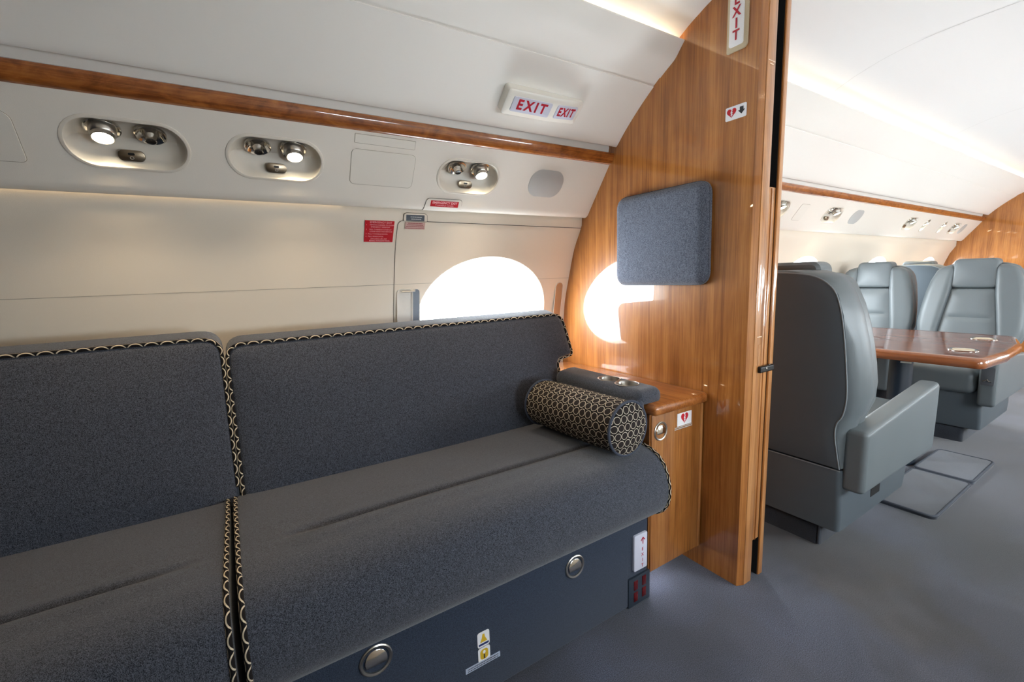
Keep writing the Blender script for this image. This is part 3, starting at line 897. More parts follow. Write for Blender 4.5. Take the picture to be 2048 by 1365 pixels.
# ------------------------------------------------------------------ passenger service units
def service_unit(x, lamp_left, label, single=False, group='overhead service units'):
    v0 = 0.0945
    base = panel_pt(x, v0)
    u = thing('service_unit', label, 'service unit', base, group)
    f = panel_frame(x, v0)
    w = 0.085 if single else UW
    rr = 0.04 if single else 0.062
    ol = rrect(w, UH, rr, 8)
    # raised rim
    bm = bmesh.new()
    rg = []
    for (d, h) in ((-0.004, 0.0002), (-0.003, 0.0022), (0.0, 0.0032), (0.004, 0.0028), (0.006, -0.001)):
        rg.append([f(a, b, h) for a, b in inset(ol, d)])
    loops(bm, rg)
    obj('rim', bm, M['tray'], u)
    # recess: deepest along its middle, upper half turned downwards
    bm = bmesh.new(); rg = []
    sh = [(0.006, -0.001), (0.009, -0.007), (0.013, -0.013), (0.019, -0.017), (0.026, -0.020)]
    def depth(b, h):
        k = max(0.0, 1 - abs(b - 0.0) / (UH * 0.5))
        return h - 0.024 * k * min(1.0, -h / 0.02)
    for d, h in sh:
        rg.append([f(a, b, depth(b, h)) for a, b in inset(ol, d)])
    loops(bm, rg)
    inn = inset(ol, 0.026)
    fill_region(inn, [], (0.02, 0.011), lambda p, q: f(p, q, depth(q, -0.020)), bm)
    bmesh.ops.remove_doubles(bm, verts=bm.verts, dist=1e-5)
    obj('tray', bm, M['tray'], u)
    up = Vector((0, -0.42, -0.91)).normalized()            # the way the fittings face: mostly down, a little inboard
    def fit_frame(a, b, dep): 
        o = f(a, b, dep); uu = Vector((1, 0, 0)); vv = up.cross(uu).normalized()
        return Frame(o, uu, vv, up)
    xs = 0.0 if single else (-0.046 if lamp_left else 0.046)
    lf = fit_frame(xs, 0.026, -0.021)
    bm = lathe([(0.0355, -0.004), (0.0355, 0.0015), (0.033, 0.0025), (0.0285, 0.000)], lf, 30)
    lamp = obj('reading_lamp', bm, M['chrome'], u)
    obj('barrel', lathe([(0.0282, -0.002), (0.0275, 0.006), (0.0262, 0.016), (0.0232, 0.019), (0.0228, 0.028), (0.0205, 0.0285), (0.0200, 0.0262)], lf, 30, cap=False), M['steel'], lamp)
    obj('lens', lathe([(0.0202, 0.0266), (0.012, 0.0272), (0.0005, 0.0274)], lf, 24, cap=False), M['lens'], lamp)
    if not single:
        vf = fit_frame(-xs, 0.022, -0.021)
        vent = obj('air_vent', lathe([(0.0335, -0.004), (0.0335, 0.002), (0.031, 0.0028), (0.029, 0.0005), (0.024, -0.006), (0.019, -0.008), (0.0185, -0.004), (0.0155, 0.006), (0.0125, 0.0125), (0.0122, 0.0185), (0.0108, 0.0192)], vf, 30, cap=False), M['chrome'], u)
        obj('nozzle', lathe([(0.0108, 0.0192), (0.0098, 0.0165), (0.004, 0.0155), (0.0005, 0.0155)], vf, 20, cap=False), M['black'], vent)
        sf = f.at(-0.001, -0.0345, -0.0185)
        vv = (sf.v - sf.n * 0.32).normalized(); sf = Frame(sf.o, sf.u, vv)
        sw = obj('call_switch', prism(rrect(0.055, 0.027, 0.0125, 6), sf, -0.004, 0.0035, bev=0.0015), M['bronze'], u)
        obj('button', prism(rrect(0.014, 0.006, 0.0028), sf.at(0, 0.0042), 0.0035, 0.005), M['black'], sw)
        bm = tube([sf(0.0038 * math.cos(a), -0.005 + 0.0034 * math.sin(a), 0.0038) for a in [2 * PI * i / 14 for i in range(14)]], 0.0006, closed=True, seg=5)
        obj('symbol', bm, M['tag'], sw)
    # the lamp's own beam
    ld = bpy.data.lights.new('lamp_beam', 'SPOT'); ld.energy = LAMP_W; ld.color = (1.0, 0.77, 0.50); ld.spot_size = math.radians(128); ld.spot_blend = 0.7
    ld.shadow_soft_size = 0.018
    lo = bpy.data.objects.new('lamp_beam', ld); C.objects.link(lo); lo.parent = lamp
    lo.location = lf(0, 0, 0.030) - Vector(u.location)
    lo.rotation_euler = Vector((0, 0.22, 1)).to_track_quat('Z', 'Y').to_euler(); lo['kind'] = 'helper'
    return u
LAMP_W = 6.0
service_unit(UNITS[0], True, 'oval service unit with its lit lamp on the forward side, farthest from the partition')
u2 = service_unit(UNITS[1], False, 'oval service unit above the joint between the two sofa back cushions')
def unit_copy(x, label):
    b0 = panel_pt(x, 0.0945); return dup(u2, b0, label)
unit_copy(UNITS[2], 'oval service unit above the emergency exit handle cover')
unit_copy(UNITS[3], 'service unit just beyond the partition, half hidden by its edge')
unit_copy(UNITS[4], 'service unit beyond the partition beside the first far speaker grille')
unit_copy(UNITS[5], 'service unit above the grey seats, nearer one of the two-fitting pair')
unit_copy(UNITS[6], 'service unit farthest aft, beside the wooden bulkhead')
s1 = service_unit(SINGLES[0], False, 'narrow single-lamp unit, nearer of the two above the grey seats', single=True, group='narrow lamp units')
dup(s1, panel_pt(SINGLES[1], 0.0945), 'narrow single-lamp unit, farther of the two above the grey seats')

# speaker grilles
def speaker(x, w, label):
    f = panel_frame(x, 0.0995)
    bm = prism(round_poly(rrect(w, 0.112, 0.05, 8), 0.0), f, 0.0002, 0.0022, bev=0.001)
    return tag(obj('speaker_grille', bm, M['grille'], loc=f.o), label, 'speaker grille', 'oval speaker grilles')
speaker(1.127, 0.165, 'oval grey speaker grille in the service panel next to the partition')
speaker(4.02, 0.165, 'oval grey speaker grille in the far cabin beside the lit service unit')
speaker(6.615, 0.12, 'oval grey speaker grille at the aft end by the wooden bulkhead')

# access panels
def access(x, v, pts, label, name='access_panel', mat='accpanel'):
    f = panel_frame(x, v)
    t = thing(name, label, 'access panel', f.o)
    obj('gasket', prism([(a, b) for a, b in inset(pts, -0.0014)], f, 0.0001, 0.0005), M['seam_soft'], t, smooth=False)
    obj('cover', prism(pts, f, 0.0004, 0.0018, bev=0.0008), M[mat], t, smooth=False)
    return t
access(0.467, 0.095, rrect(0.205, 0.112, 0.014), 'flush cream access cover right of the second service unit')
access(0.466, 0.184, rrect(0.19, 0.026, 0.002), 'narrow flush strip cover just under the wood rail')
access(-0.480, 0.086, round_poly([(-0.10, -0.058), (0.1135, -0.055), (0.112, 0.050), (0.09, 0.064), (-0.10, 0.064)], [0, .012, .015, .02, 0]), 'flush cream access cover cut by the left picture edge')
access(3.205, 0.09, rrect(0.11, 0.112, 0.014), 'faint flush access cover in the far cabin service panel')

# T-handle cover
f = panel_frame(0.705, 0.0)
tc_ = thing('handle_cover', 'cream handle cover with a red EMERGENCY EXIT label below the third service unit', 'cover', f.o)
cp = round_poly([(-0.077, -0.046), (0.068, -0.046), (0.0705, 0.0055), (-0.0695, 0.0055)], [0.002, 0.014, 0.014, 0.014], 5)
def cover_pt(a, b, c):
    P = panel_pt(0.705 + a, b)
    e = 0.002
    d = (panel_pt(0.705 + a, b + e) - panel_pt(0.705 + a, b - e)).normalized()
    n = Vector((1, 0, 0)).cross(d)
    return P + n * c
def curved_plate(pts, c0, c1, mat, nm, par, step=0.012):
    bm = bmesh.new(); loops(bm, [[cover_pt(a, b, c0) for a, b in pts], [cover_pt(a, b, c1) for a, b in pts]])
    fill_region(pts, [], step, lambda a, b: cover_pt(a, b, c1), bm); bmesh.ops.remove_doubles(bm, verts=bm.verts, dist=1e-6)
    return obj(nm, bm, mat, par)
cp = resample(cp, 0.012)
curved_plate(inset(cp, -0.0016), 0.0001, 0.0008, M['seam'], 'gasket', tc_)
curved_plate(cp, 0.0004, 0.0026, M['panel'], 'cover', tc_)
lab = obj('label_plate', flat(rrect(0.111, 0.0235, 0.0005), f.at(0.001, -0.0125), 0.0036), M['red'], tc_, smooth=False, label='red label')
bm = text('EMERGENCY EXIT', 0.0122, f.at(0.001, -0.0085), 0.0042, bold=0.0003)
text('T-HANDLE COVER', 0.0088, f.at(0.001, -0.0188), 0.0042, bm=bm)
obj('lettering', bm, M['textpink'], lab, smooth=False)

# red instruction placard on the sidewall
f = wall_frame(0.4785, 1.299, 0.0022)
pl = thing('placard', 'red EMERGENCY EXIT instruction placard on the cream sidewall', 'placard', f.o)
obj('plate', prism(rrect(0.104, 0.0815, 0.0005), f, -0.001, 0.0006), M['red'], pl, smooth=False)
bm = text('EMERGENCY EXIT', 0.0098, f.at(0.004, 0.0345), 0.0010)
L = [(-0.046, 0.025, '1'), (0.008, 0.025, 'REMOVE CUSHION TO CLEAR'), (0.003, 0.0172, 'EMERGENCY WINDOW'), (-0.046, 0.0075, '2'), (0.004, 0.0075, 'PULL T-HANDLE COVER AT'),
     (0.006, -0.0002, 'LOWER EDGE AND REMOVE'), (-0.046, -0.0095, '3'), (-0.004, -0.0095, 'PULL T-HANDLE DOWN.'), (-0.046, -0.019, '4'), (-0.011, -0.019, 'PULL WINDOW IN.'),
     (0.0, -0.0285, 'DITCHING LIFE LINE'), (0.004, -0.0355, 'BEHIND WINDOW PANEL')]
for a, b, s in L: text(s, 0.0064, f.at(a, b), 0.0010, bm=bm)
obj('lettering', bm, M['textpink'], pl, smooth=False)
f = wall_frame(0.609, 1.349, 0.0012)
tb = thing('pull_tab', 'small tab with a dark slate label above the window panel corner', 'tab', f.o)
to = round_poly([(-0.045, -0.013), (0.0455, -0.013), (0.0445, 0.010), (0.034, 0.0155), (-0.034, 0.0155), (-0.044, 0.010)], 0.004)
obj('gasket', prism(inset(to, -0.0016), f, -0.002, 0.0006), M['seam'], tb, smooth=False)
obj('tab', prism(to, f, 0.0003, 0.0022, bev=0.0008), M['wall'], tb, smooth=False)
lab = obj('label_plate', prism(rrect(0.070, 0.0215, 0.0004), f.at(-0.001, -0.001), 0.0022, 0.0027), M['slate'], tb, smooth=False, label='dark slate label')
bm = scribble(0.044, f.at(0.002, 0.0022), 0.0030, 5, h=0.0031, gap=0.15); scribble(0.038, f.at(0.002, -0.0052), 0.0030, 6, h=0.0031, gap=0.15, bm=bm)
obj('lettering', bm, M['tag'], lab, smooth=False)
f = wall_frame(0.6095, 1.3215, 0.0022)
pk = thing('notice_label', 'pale pink printed label just below the slate-labelled tab', 'label', f.o)
obj('plate', prism(rrect(0.0765, 0.027, 0.0004), f, -0.001, 0.0005), M['pinklab'], pk, smooth=False)
bm = bmesh.new()
for i, wd in enumerate((0.056, 0.062, 0.070, 0.074)): scribble(wd, f.at(0.0, 0.0095 - i * 0.0063), 0.0030, 20 + i, h=0.0009, gap=0.12, bm=bm)
obj('lettering', bm, M['pinkink'], pk, smooth=False)

# double EXIT sign on the overhead panel
bA = Vector((1.386, 1.637)); bB = Vector((1.192, 1.806)); bT = (bB - bA).normalized()
def bin_frame(x, v): 
    q = bA + bT * v
    return Frame(bend((x, q.x, q.y)), (1, 0, 0), (0, bT.x, bT.y))
f = bin_frame(0.98, 0.104)
es = thing('exit_sign', 'double EXIT sign with two lavender panels on the ivory overhead panel', 'sign', f.o)
# wedge housing: stands proud at its forward end and turns back towards the panel aft of its middle
ho = resample(rrect(0.325, 0.084, 0.010, 4), 0.02)
def hh(a): return interp(a, [-0.163, 0.03, 0.163], [0.026, 0.022, 0.004])
bm = bmesh.new()
fill_region(inset(ho, 0.004), [], 0.02, lambda a, b: f(a, b, hh(a) + 0.004), bm)
loops(bm, [[f(a, b, -0.006) for a, b in ho], [f(a, b, hh(a) + 0.001) for a, b in ho], [f(a, b, hh(a) + 0.004) for a, b in inset(ho, 0.004)]])
bmesh.ops.remove_doubles(bm, verts=bm.verts, dist=1e-5)
obj('housing', bm, M['signwhite'], es)
for (cx, w, h, tsz, sp, k) in ((-0.058, 0.158, 0.050, 0.046, 1.36, 0), (0.094, 0.098, 0.048, 0.041, 1.22, 1)):
    s = (hh(cx + 0.01) - hh(cx - 0.01)) / 0.02
    lf = f.at(cx, -0.002, hh(cx) + 0.004)
    lf = Frame(lf.o, lf.u + lf.n * s, lf.v)
    ln = obj('lens', prism(rrect(w, h, 0.006, 4), lf, -0.004, 0.0025, bev=0.0012), M['placgrey'], es)
    obj('lettering', text('EXIT', tsz, lf, 0.0029, bold=0.0017, sx=1.0 if k == 0 else 0.80, spacing=sp), M['exitred'], ln, smooth=False)

# ------------------------------------------------------------------ the sofa
sofa = thing('sofa', 'long charcoal heather sofa with ring-print piping along the cream sidewall', 'sofa', (0.0, 1.25, 0.0))
XE = 1.120
seatp = [(1.50, 0.505), (1.42, 0.533), (1.30, 0.545), (1.18, 0.550), (1.10, 0.551), (1.00, 0.5535), (0.955, 0.550), (0.915, 0.538), (0.885, 0.512), (0.866, 0.470), (0.859, 0.430), (0.864, 0.388), (0.882, 0.355), (0.915, 0.330), (0.95, 0.322), (1.2, 0.322), (1.50, 0.322)]
sp_ = catmull(seatp[:15], 4) + seatp[15:]
def seat_mesh(x0, x1, cr0, cr1, seed):
    bm = bmesh.new(); rnd = random.Random(seed)
    n = 48; xs = []
    r = 0.014
    for i in range(5): xs.append((x0 + r * (1 - math.cos(i / 4 * PI / 2)) * 1.0, 0))
    ends = 5
    st = [(x0 + r * (1 - math.sin(PI / 2 * (1 - i / ends))), r * (1 - math.cos(PI / 2 * (1 - i / ends)))) for i in range(ends)]
    mid = [(x0 + r + (x1 - x0 - 2 * r) * i / n, 0.0) for i in range(n + 1)]
    en = [(x0 + x1 - a, b) for a, b in reversed(st)]
    rings = []
    rip = [(0.60, 0.010, 0.0030), (0.655, 0.012, 0.0040), (0.70, 0.009, 0.0028), (0.55, 0.014, 0.0016), (0.745, 0.012, 0.0015)]
    for (x, d) in st + mid + en:
        q = inset(sp_, d) if d > 0 else sp_
        R = []
        for (y, z) in q:
            if z > 0.5:
                # stitched crease along the seat, dying out before the ends
                fd = min(1.0, max(0.0, (x - cr0) / 0.12)) * min(1.0, max(0.0, (cr1 - x) / 0.12))
                z -= 0.011 * fd * math.exp(-((y - 1.078) / 0.011) ** 2)
                z += 0.004 * fd * (math.exp(-((y - 1.045) / 0.03) ** 2))
            if 0.33 < z < 0.50 and y < 0.93:
                for (cx, wd, am) in rip: y += am * math.exp(-((x - cx + (z - 0.42) * 0.12) / wd) ** 2) * math.sin(PI * (z - 0.33) / 0.17)
            # gently worn surface
            z += 0.0022 * math.sin(x * 5.1 + y * 7 + seed) if z > 0.5 else 0
            R.append(Vector((x, y, z)))
        rings.append(R)
    loops(bm, rings, cap0=True, cap1=True)
    return bm
# a finer profile near the crease
def densify(pp, a, b, st):
    out = []
    for i in range(len(pp) - 1):
        p = Vector(pp[i]); q = Vector(pp[i + 1]); out.append(tuple(p))
        if min(p.x, q.x) < b and max(p.x, q.x) > a and p.y > 0.5:
            k = int((q - p).length / st)
            for j in range(1, k): out.append(tuple(p.lerp(q, j / k)))
    out.append(pp[-1]); return out
sp_ = densify(sp_, 0.98, 1.17, 0.006)
XG0, XG1 = -0.0585, -0.0470
sl = obj('seat_cushion', seat_mesh(-1.12, XG0, -1.1, -0.10, 2), M['sofa'], sofa)
sr = obj('seat_cushion', seat_mesh(XG1, XE, 0.03, 1.05, 5), M['sofa'], sofa)
def pipe_path(x, a=0, b=None, off=0.002, shift=None):
    q = inset(sp_, -off)
    q = [p for p in q if not (p[0] > 1.46)]
    k = [i for i, p in enumerate(q) if p[1] < 0.33 and p[0] > 0.945]
    q = q[:k[0]] if k else q
    return [Vector((x + (shift(p) if shift else 0), p[0], p[1])) for p in q]
def gapshift(s):
    # the two cushions part towards the front of the seat
    return lambda p: s * 0.0048 * max(0.0, min(1.0, (1.25 - p[0]) / 0.30))
for (x, sh, par) in ((XG0 - 0.003, gapshift(-0.6), sl), (XG1 + 0.003, gapshift(0.6), sr), (XE - 0.005, None, sr)):
    obj('piping', tube(pipe_path(x, off=0.0, shift=sh), 0.0050, uv=True, seg=8, v_scale=0.034, v_off=0.0085), M['piping'], par, label='ring-print piping')
# back cushions
def back_map(u, v, w): return Vector((u, 1.388 + 0.262 * v + w, 0.52 + 0.965 * v + 0.24 * w))
VT = 0.447
def back_outline(x0, x1, notch):
    if notch: pts = [(x0, -0.03), (1.145, -0.03), (1.147, 0.232), (1.160, 0.250), (1.236, 0.262), (1.212, VT), (x0, VT)]; r = [0.01, 0.01, 0.012, 0.012, 0.02, 0.05, 0.05]
    else: pts = [(x0, -0.03), (x1, -0.03), (x1, VT + 0.022), (x0, VT + 0.022)]; r = [0.01, 0.01, 0.055, 0.05]
    return resample(round_poly(pts, r, 6), 0.03)
for (x0, x1, nt_) in ((-1.10, -0.0318, False), (-0.0262, 1.22, True)):
    ol = back_outline(x0, x1, nt_)
    dent = lambda u, v: 0.004 * math.sin(u * 4.2 + 1) * math.sin(v * 9)
    bc = obj('backrest', puffy(ol, 0.092, 0.03, back_map, 0.020, 0.16, 0.05, dent=dent), M['sofa'], sofa)
    path = [back_map(a, b, 0.009) for a, b in inset(ol, 0.002)]
    k = [i for i, (a, b) in enumerate(ol) if b > -0.0]
    # piping runs round the sides and the top, not along the hidden bottom edge
    start = k[0]
    q = [path[i] for i in range(len(path)) if ol[i][1] > 0.012]
    i0 = max(range(len(q)), key=lambda i: (q[i] - q[i - 1]).length)
    q = q[i0:] + q[:i0]
    obj('piping', tube(q, 0.0050, uv=True, seg=8, v_scale=0.034, v_off=0.0085), M['piping'], bc, label='ring-print piping')
# base with its drawer front
obj('base', box(-1.12, XE - 0.002, 0.949, 1.62, 0.0, 0.326, 0.003), M['base'], sofa)
dw = obj('drawer_front', box(-1.10, 1.016, 0.9405, 0.952, 0.012, 0.3185, 0.002), M['base'], sofa)
def latch(x, y, z, r, par, name='latch'):
    f = Frame((x, y, z), (1, 0, 0), (0, 0, 1))
    bz = obj(name, lathe([(r, 0.0), (r, 0.0025), (r * 0.93, 0.0042), (r * 0.80, 0.0030), (r * 0.74, -0.006), (r * 0.70, -0.008), (0.001, -0.008)], f, 36, cap=False), M['steel'], par, label='round nickel latch')
    pts = [(r * 0.66 * math.cos(a), r * 0.66 * math.sin(a)) for a in [-0.42 + i * (PI + 0.84) / 20 for i in range(21)]]
    bm = bmesh.new()
    loops(bm, [[f(a, b, -0.0075) for a, b in pts], [f(a, b, 0.0005 + (b - r * 0.6) * -0.16) for a, b in pts], [f(a, b, 0.0015 + (b - r * 0.6) * -0.16) for a, b in inset(pts, 0.0015)]], cap0=True, cap1=True)
    obj('paddle', bm, M['chrome'], bz)
    return bz
latch(0.196, 0.9405, 0.262, 0.038, dw); latch(0.788, 0.9405, 0.254, 0.036, dw)
obj('shadow_gap', box(-1.10, 1.016, 0.9425, 0.9495, 0.3185, 0.3235), M['void'], sofa, smooth=False)  # black strip put in for the shadow line under the seat
obj('release_tab', rbox(0.032, 0.008, 0.004, 0.003, lambda q: Vector((0.296 + q.x, 0.937 + q.y, 0.3165 + q.z))), M['tag'], sofa, label='pale release tab')
# exit placard on the sofa end
f = Frame((1.0775, 0.9490, 0.189), (1, 0, 0), (0, 0, 1))
sgn = obj('exit_placard', prism(rrect(0.064, 0.130, 0.006, 4), f, -0.001, 0.0085, bev=0.0035), M['placgrey'], sofa, label='lavender EXIT placard with a red arrow')
bm = bmesh.new()
for k, ch in enumerate('EXIT'): text(ch, 0.0165, f.at(0.007, 0.0085 - k * 0.0198), 0.0089, bold=0.0003, bm=bm)
flat([(-0.0018, -0.013), (0.0018, -0.013), (0.0018, 0.006), (0.009, -0.002), (0.0105, 0.0015), (0, 0.013), (-0.0105, 0.0015), (-0.009, -0.002), (-0.0018, 0.006)], f.at(0.0085, 0.040), 0.0089, bm)
obj('lettering', bm, M['exitred'], sgn, smooth=False)
# floor light plate with four dark red lenses
f = Frame((1.072, 0.9490, 0.053), (1, 0, 0), (0, 0, 1))
lp = obj('light_plate', prism(rrect(0.104, 0.104, 0.003), f, -0.001, 0.008, bev=0.0015), M['lightplate'], sofa, label='dark floor light plate')
for (a, b) in ((-0.018, 0.022), (0.022, 0.026), (-0.018, -0.020), (0.022, -0.017)):
    obj('lens', prism(rrect(0.019, 0.034, 0.002), f.at(a, b), 0.007, 0.0095, bev=0.0008), M['redlens'], lp, label='dark red lens')
# life vest stickers on the drawer front
f = Frame((0.472, 0.9405, 0.150), (1, 0, 0), (0, 0, 1))
def sticker(par, fr, w, h): return obj('sticker', prism(round_poly(rrect(w, h, 0.006, 3), 0), fr, 0.0002, 0.0010), M['placwhite'], par, smooth=False)
st = sticker(dw, f.at(0, 0.024), 0.036, 0.044)
obj('pictogram', flat([(-0.011, -0.010), (0.011, -0.010), (0.004, 0.004), (0.003, 0.013), (-0.003, 0.013), (-0.005, 0.003)], f.at(0, 0.026), 0.0013), M['yellow'], st, smooth=False)
obj('pictogram', flat([(-0.015, -0.004), (0.015, -0.004), (0.015, 0.002), (-0.015, 0.002)], f.at(0, 0.011), 0.0015), M['picblue'], st, smooth=False)
st = sticker(dw, f.at(0, -0.020), 0.036, 0.040)
obj('pictogram', flat(rrect(0.024, 0.030, 0.009), f.at(0, -0.020), 0.0013), M['yellow'], st, smooth=False)
obj('pictogram', flat(ell(0.0042, 0.0050, 14) , f.at(0, -0.014), 0.0016), M['placwhite'], st, smooth=False)
obj('pictogram', flat([(-0.0022, -0.010), (0.0022, -0.010), (0.0018, 0.003), (-0.0018, 0.003)], f.at(0, -0.023), 0.0016), M['ink'], st, smooth=False)
st = obj('sticker', prism(rrect(0.104, 0.015, 0.0005), f.at(-0.004, -0.045), 0.0002, 0.0014), M['stick'], dw, smooth=False)
bm = scribble(0.092, f.at(-0.004, -0.042), 0.0026, 31, h=0.0018, gap=0.2); scribble(0.092, f.at(-0.004, -0.048), 0.0026, 32, h=0.0018, gap=0.2, bm=bm)
obj('lettering', bm, M['ink'], st, smooth=False)

# ring-print bolster lying on the seat
Bo = Vector((0.992, 0.922, 0.6455)); Be = Vector((0.974, 1.335, 0.640)); BR = 0.0855
d = (Be - Bo).normalized(); uu = d.cross(Vector((0, 0, 1))).normalized(); vv = uu.cross(d).normalized()
bol = thing('bolster_cushion', 'brown and cream ring-print bolster lying at the right end of the sofa seat', 'cushion', (0.985, 1.13, 0.555))
bm = bmesh.new(); lay = bm.loops.layers.uv.verify()
n, k = 40, 22; LB = (Be - Bo).length; rings = []
for i in range(k + 1):
    t = i / k; s = t * LB
    rr = BR * (1 - 0.03 * (2 * t - 1) ** 4) * (1 + 0.004 * math.sin(9 * t))
    rings.append([Bo + d * s + (uu * math.cos(2 * PI * j / n) + vv * math.sin(2 * PI * j / n)) * (rr * (1 + 0.012 * math.sin(3 * 2 * PI * j / n + 5 * t))) for j in range(n)])
vs = loops(bm, rings)
vi = {v: (i, j) for i, R in enumerate(vs) for j, v in enumerate(R)}
for fc in bm.faces:
    js = [vi[l.vert][1] for l in fc.loops]; wrap = max(js) - min(js) > n / 2
    for l in fc.loops:
        i, j = vi[l.vert]; jj = j + n if (wrap and j == 0) else j
        l[lay].uv = (i / k * LB, jj / n * 20 * 0.027)
obj('body', bm, M['rings'], bol)
for (o_, dd, nm) in ((Bo, -d, 'end_cap'), (Be, d, 'end_cap')):
    bm = bmesh.new(); lay = bm.loops.layers.uv.verify()
    R = [1.0, 0.92, 0.78, 0.6, 0.4, 0.2, 0.01]; rg = []
    for q in R: rg.append([o_ + dd * (0.016 * math.sqrt(max(0, 1 - q * q))) + (uu * math.cos(2 * PI * j / n) + vv * math.sin(2 * PI * j / n)) * BR * 0.985 * q for j in range(n)])
    vs = loops(bm, rg, cap1=True)
    for fc in bm.faces:
        for l in fc.loops:
            c = l.vert.co - o_
            l[lay].uv = (c.dot(uu) * 1.06 + 0.006, c.dot(vv) * 1.06)
    obj(nm, bm, M['rings'], bol)
    obj('piping', tube([o_ + (uu * math.cos(2 * PI * j / n) + vv * math.sin(2 * PI * j / n)) * (BR * 0.992) for j in range(n)], 0.0045, closed=True), M['plainpipe'], bol)

# ------------------------------------------------------------------ side cabinet and the padded armrest on it
CY = 0.950; CX0, CX1 = 1.128, 1.412
cab = thing('cabinet', 'cherry wood cabinet between the sofa end and the partition', 'cabinet', (1.27, 1.30, 0.0))
cq = [(CX0, CY + 0.004), (CX1, CY + 0.004), (CX1, 1.70), (1.153, 1.70), (1.153, 1.375), (CX0, 1.375)]
obj('carcass', prism(cq, Frame((0, 0, 0), (1, 0, 0), (0, 1, 0)), 0.085, 0.652), M['cab'], cab, smooth=False)
obj('stile', box(CX1 - 0.014, CX1, CY, CY + 0.02, 0.082, 0.652, 0.0012), M['woodedge'], cab)
door = obj('door', box(CX0 + 0.006, CX1 - 0.0165, CY, CY + 0.018, 0.084, 0.6475, 0.0012), M['cab'], cab)
latch(1.178, CY, 0.588, 0.033, door)
f = Frame((1.303, CY, 0.607), (1, 0, 0), (0, 0, 1))
stk = obj('heart_placard', prism(rrect(0.078, 0.046, 0.001), f, 0.0002, 0.0014), M['placwhite'], door, smooth=False, label='white placard with a red heart')
bm = flat([(a * 0.94, b) for a, b in heart(0.042)], f.at(0, 0.001), 0.0018)
obj('heart', bm, M['heartred'], door, smooth=False)
obj('bolt', flat([(a * 0.038, b * 0.038) for a, b in bolt], f.at(0, 0.001), 0.0022), M['placwhite'], door, smooth=False)
bm = scribble(0.096, f.at(-0.003, -0.0265), 0.0032, 41, h=0.0008, gap=0.15); scribble(0.096, f.at(-0.003, -0.0325), 0.0032, 42, h=0.0008, gap=0.15, bm=bm)
obj('lettering', bm, M['tag'], door, smooth=False)
# plinth, set back, so the cabinet stands on the floor
obj('plinth', box(CX0 + 0.01, CX1 - 0.002, 1.10, 1.66, 0.0, 0.085), M['void'], cab, smooth=False)
obj('toe_lamp', box(CX0 + 0.02, CX0 + 0.12, 0.995, 1.005, 0.078, 0.0835), M['toe'], cab, smooth=False)
# top board with a rounded nosing and front corner
tp = round_poly([(CX0 - 0.004, 0.926), (CX1 + 0.002, 0.926), (CX1 + 0.002, 1.72), (1.156, 1.72), (1.156, 1.415), (CX0 - 0.004, 1.415)], [0.012, 0.03, 0.012, 0.012, 0, 0.012], 6)
frz = Frame((0, 0, 0), (1, 0, 0), (0, 1, 0))
bm = bmesh.new()
rg = [[frz(a, b, 0.653) for a, b in inset(tp, 0.006)], [frz(a, b, 0.658) for a, b in tp], [frz(a, b, 0.676) for a, b in tp], [frz(a, b, 0.684) for a, b in inset(tp, 0.003)], [frz(a, b, 0.688) for a, b in inset(tp, 0.010)]]
loops(bm, rg, cap0=True, cap1=True)
obj('top', bm, M['cabtop'], cab, angle=60)

arm = thing('armrest', 'padded charcoal armrest with two steel cup holders on the cabinet top', 'armrest', (1.215, 1.26, 0.688))
CUPS = [(1.152, 1.164), (1.146, 1.071)]
ao = resample(round_poly([(1.088, 0.962), (1.212, 0.962), (1.218, 1.43), (1.162, 1.436), (1.088, 1.405)], [0.03, 0.04, 0.02, 0.02, 0.02], 6), 0.03)
TOP = 0.735
bm = bmesh.new(); R = 0.030
rg = [[frz(a, b, 0.6885) for a, b in inset(ao, 0.003)], [frz(a, b, 0.697) for a, b in ao]]
for i in range(1, 7):
    a = i / 6 * PI / 2
    rg.append([frz(p, q, TOP - R + R * math.sin(a)) for p, q in inset(ao, R * (1 - math.cos(a)))])
loops(bm, rg, cap0=True)
holes = [ell(0.0365, 0.0365, 28, x, y) for x, y in CUPS]
fill_region(inset(ao, R), holes, 0.04, lambda a, b: Vector((a, b, TOP)), bm)
bmesh.ops.remove_doubles(bm, verts=bm.verts, dist=1e-5)
obj('pad', bm, M['sofa'], arm)
obj('side_flap', rbox(0.0150, 0.205, 0.070, 0.013, lambda q: Vector((1.1035, 1.168, 0.638)) + q), M['sofa'], arm)
for (x, y) in CUPS:
    f = Frame((x, y, TOP), (1, 0, 0), (0, 1, 0))
    obj('cup_holder', lathe([(0.0425, -0.0005), (0.0428, 0.0010), (0.0410, 0.0020), (0.0385, 0.0012), (0.0365, -0.002), (0.0358, -0.040), (0.032, -0.042), (0.0005, -0.042)], f, 40, cap=False), M['steel'], arm, label='round steel cup holder')

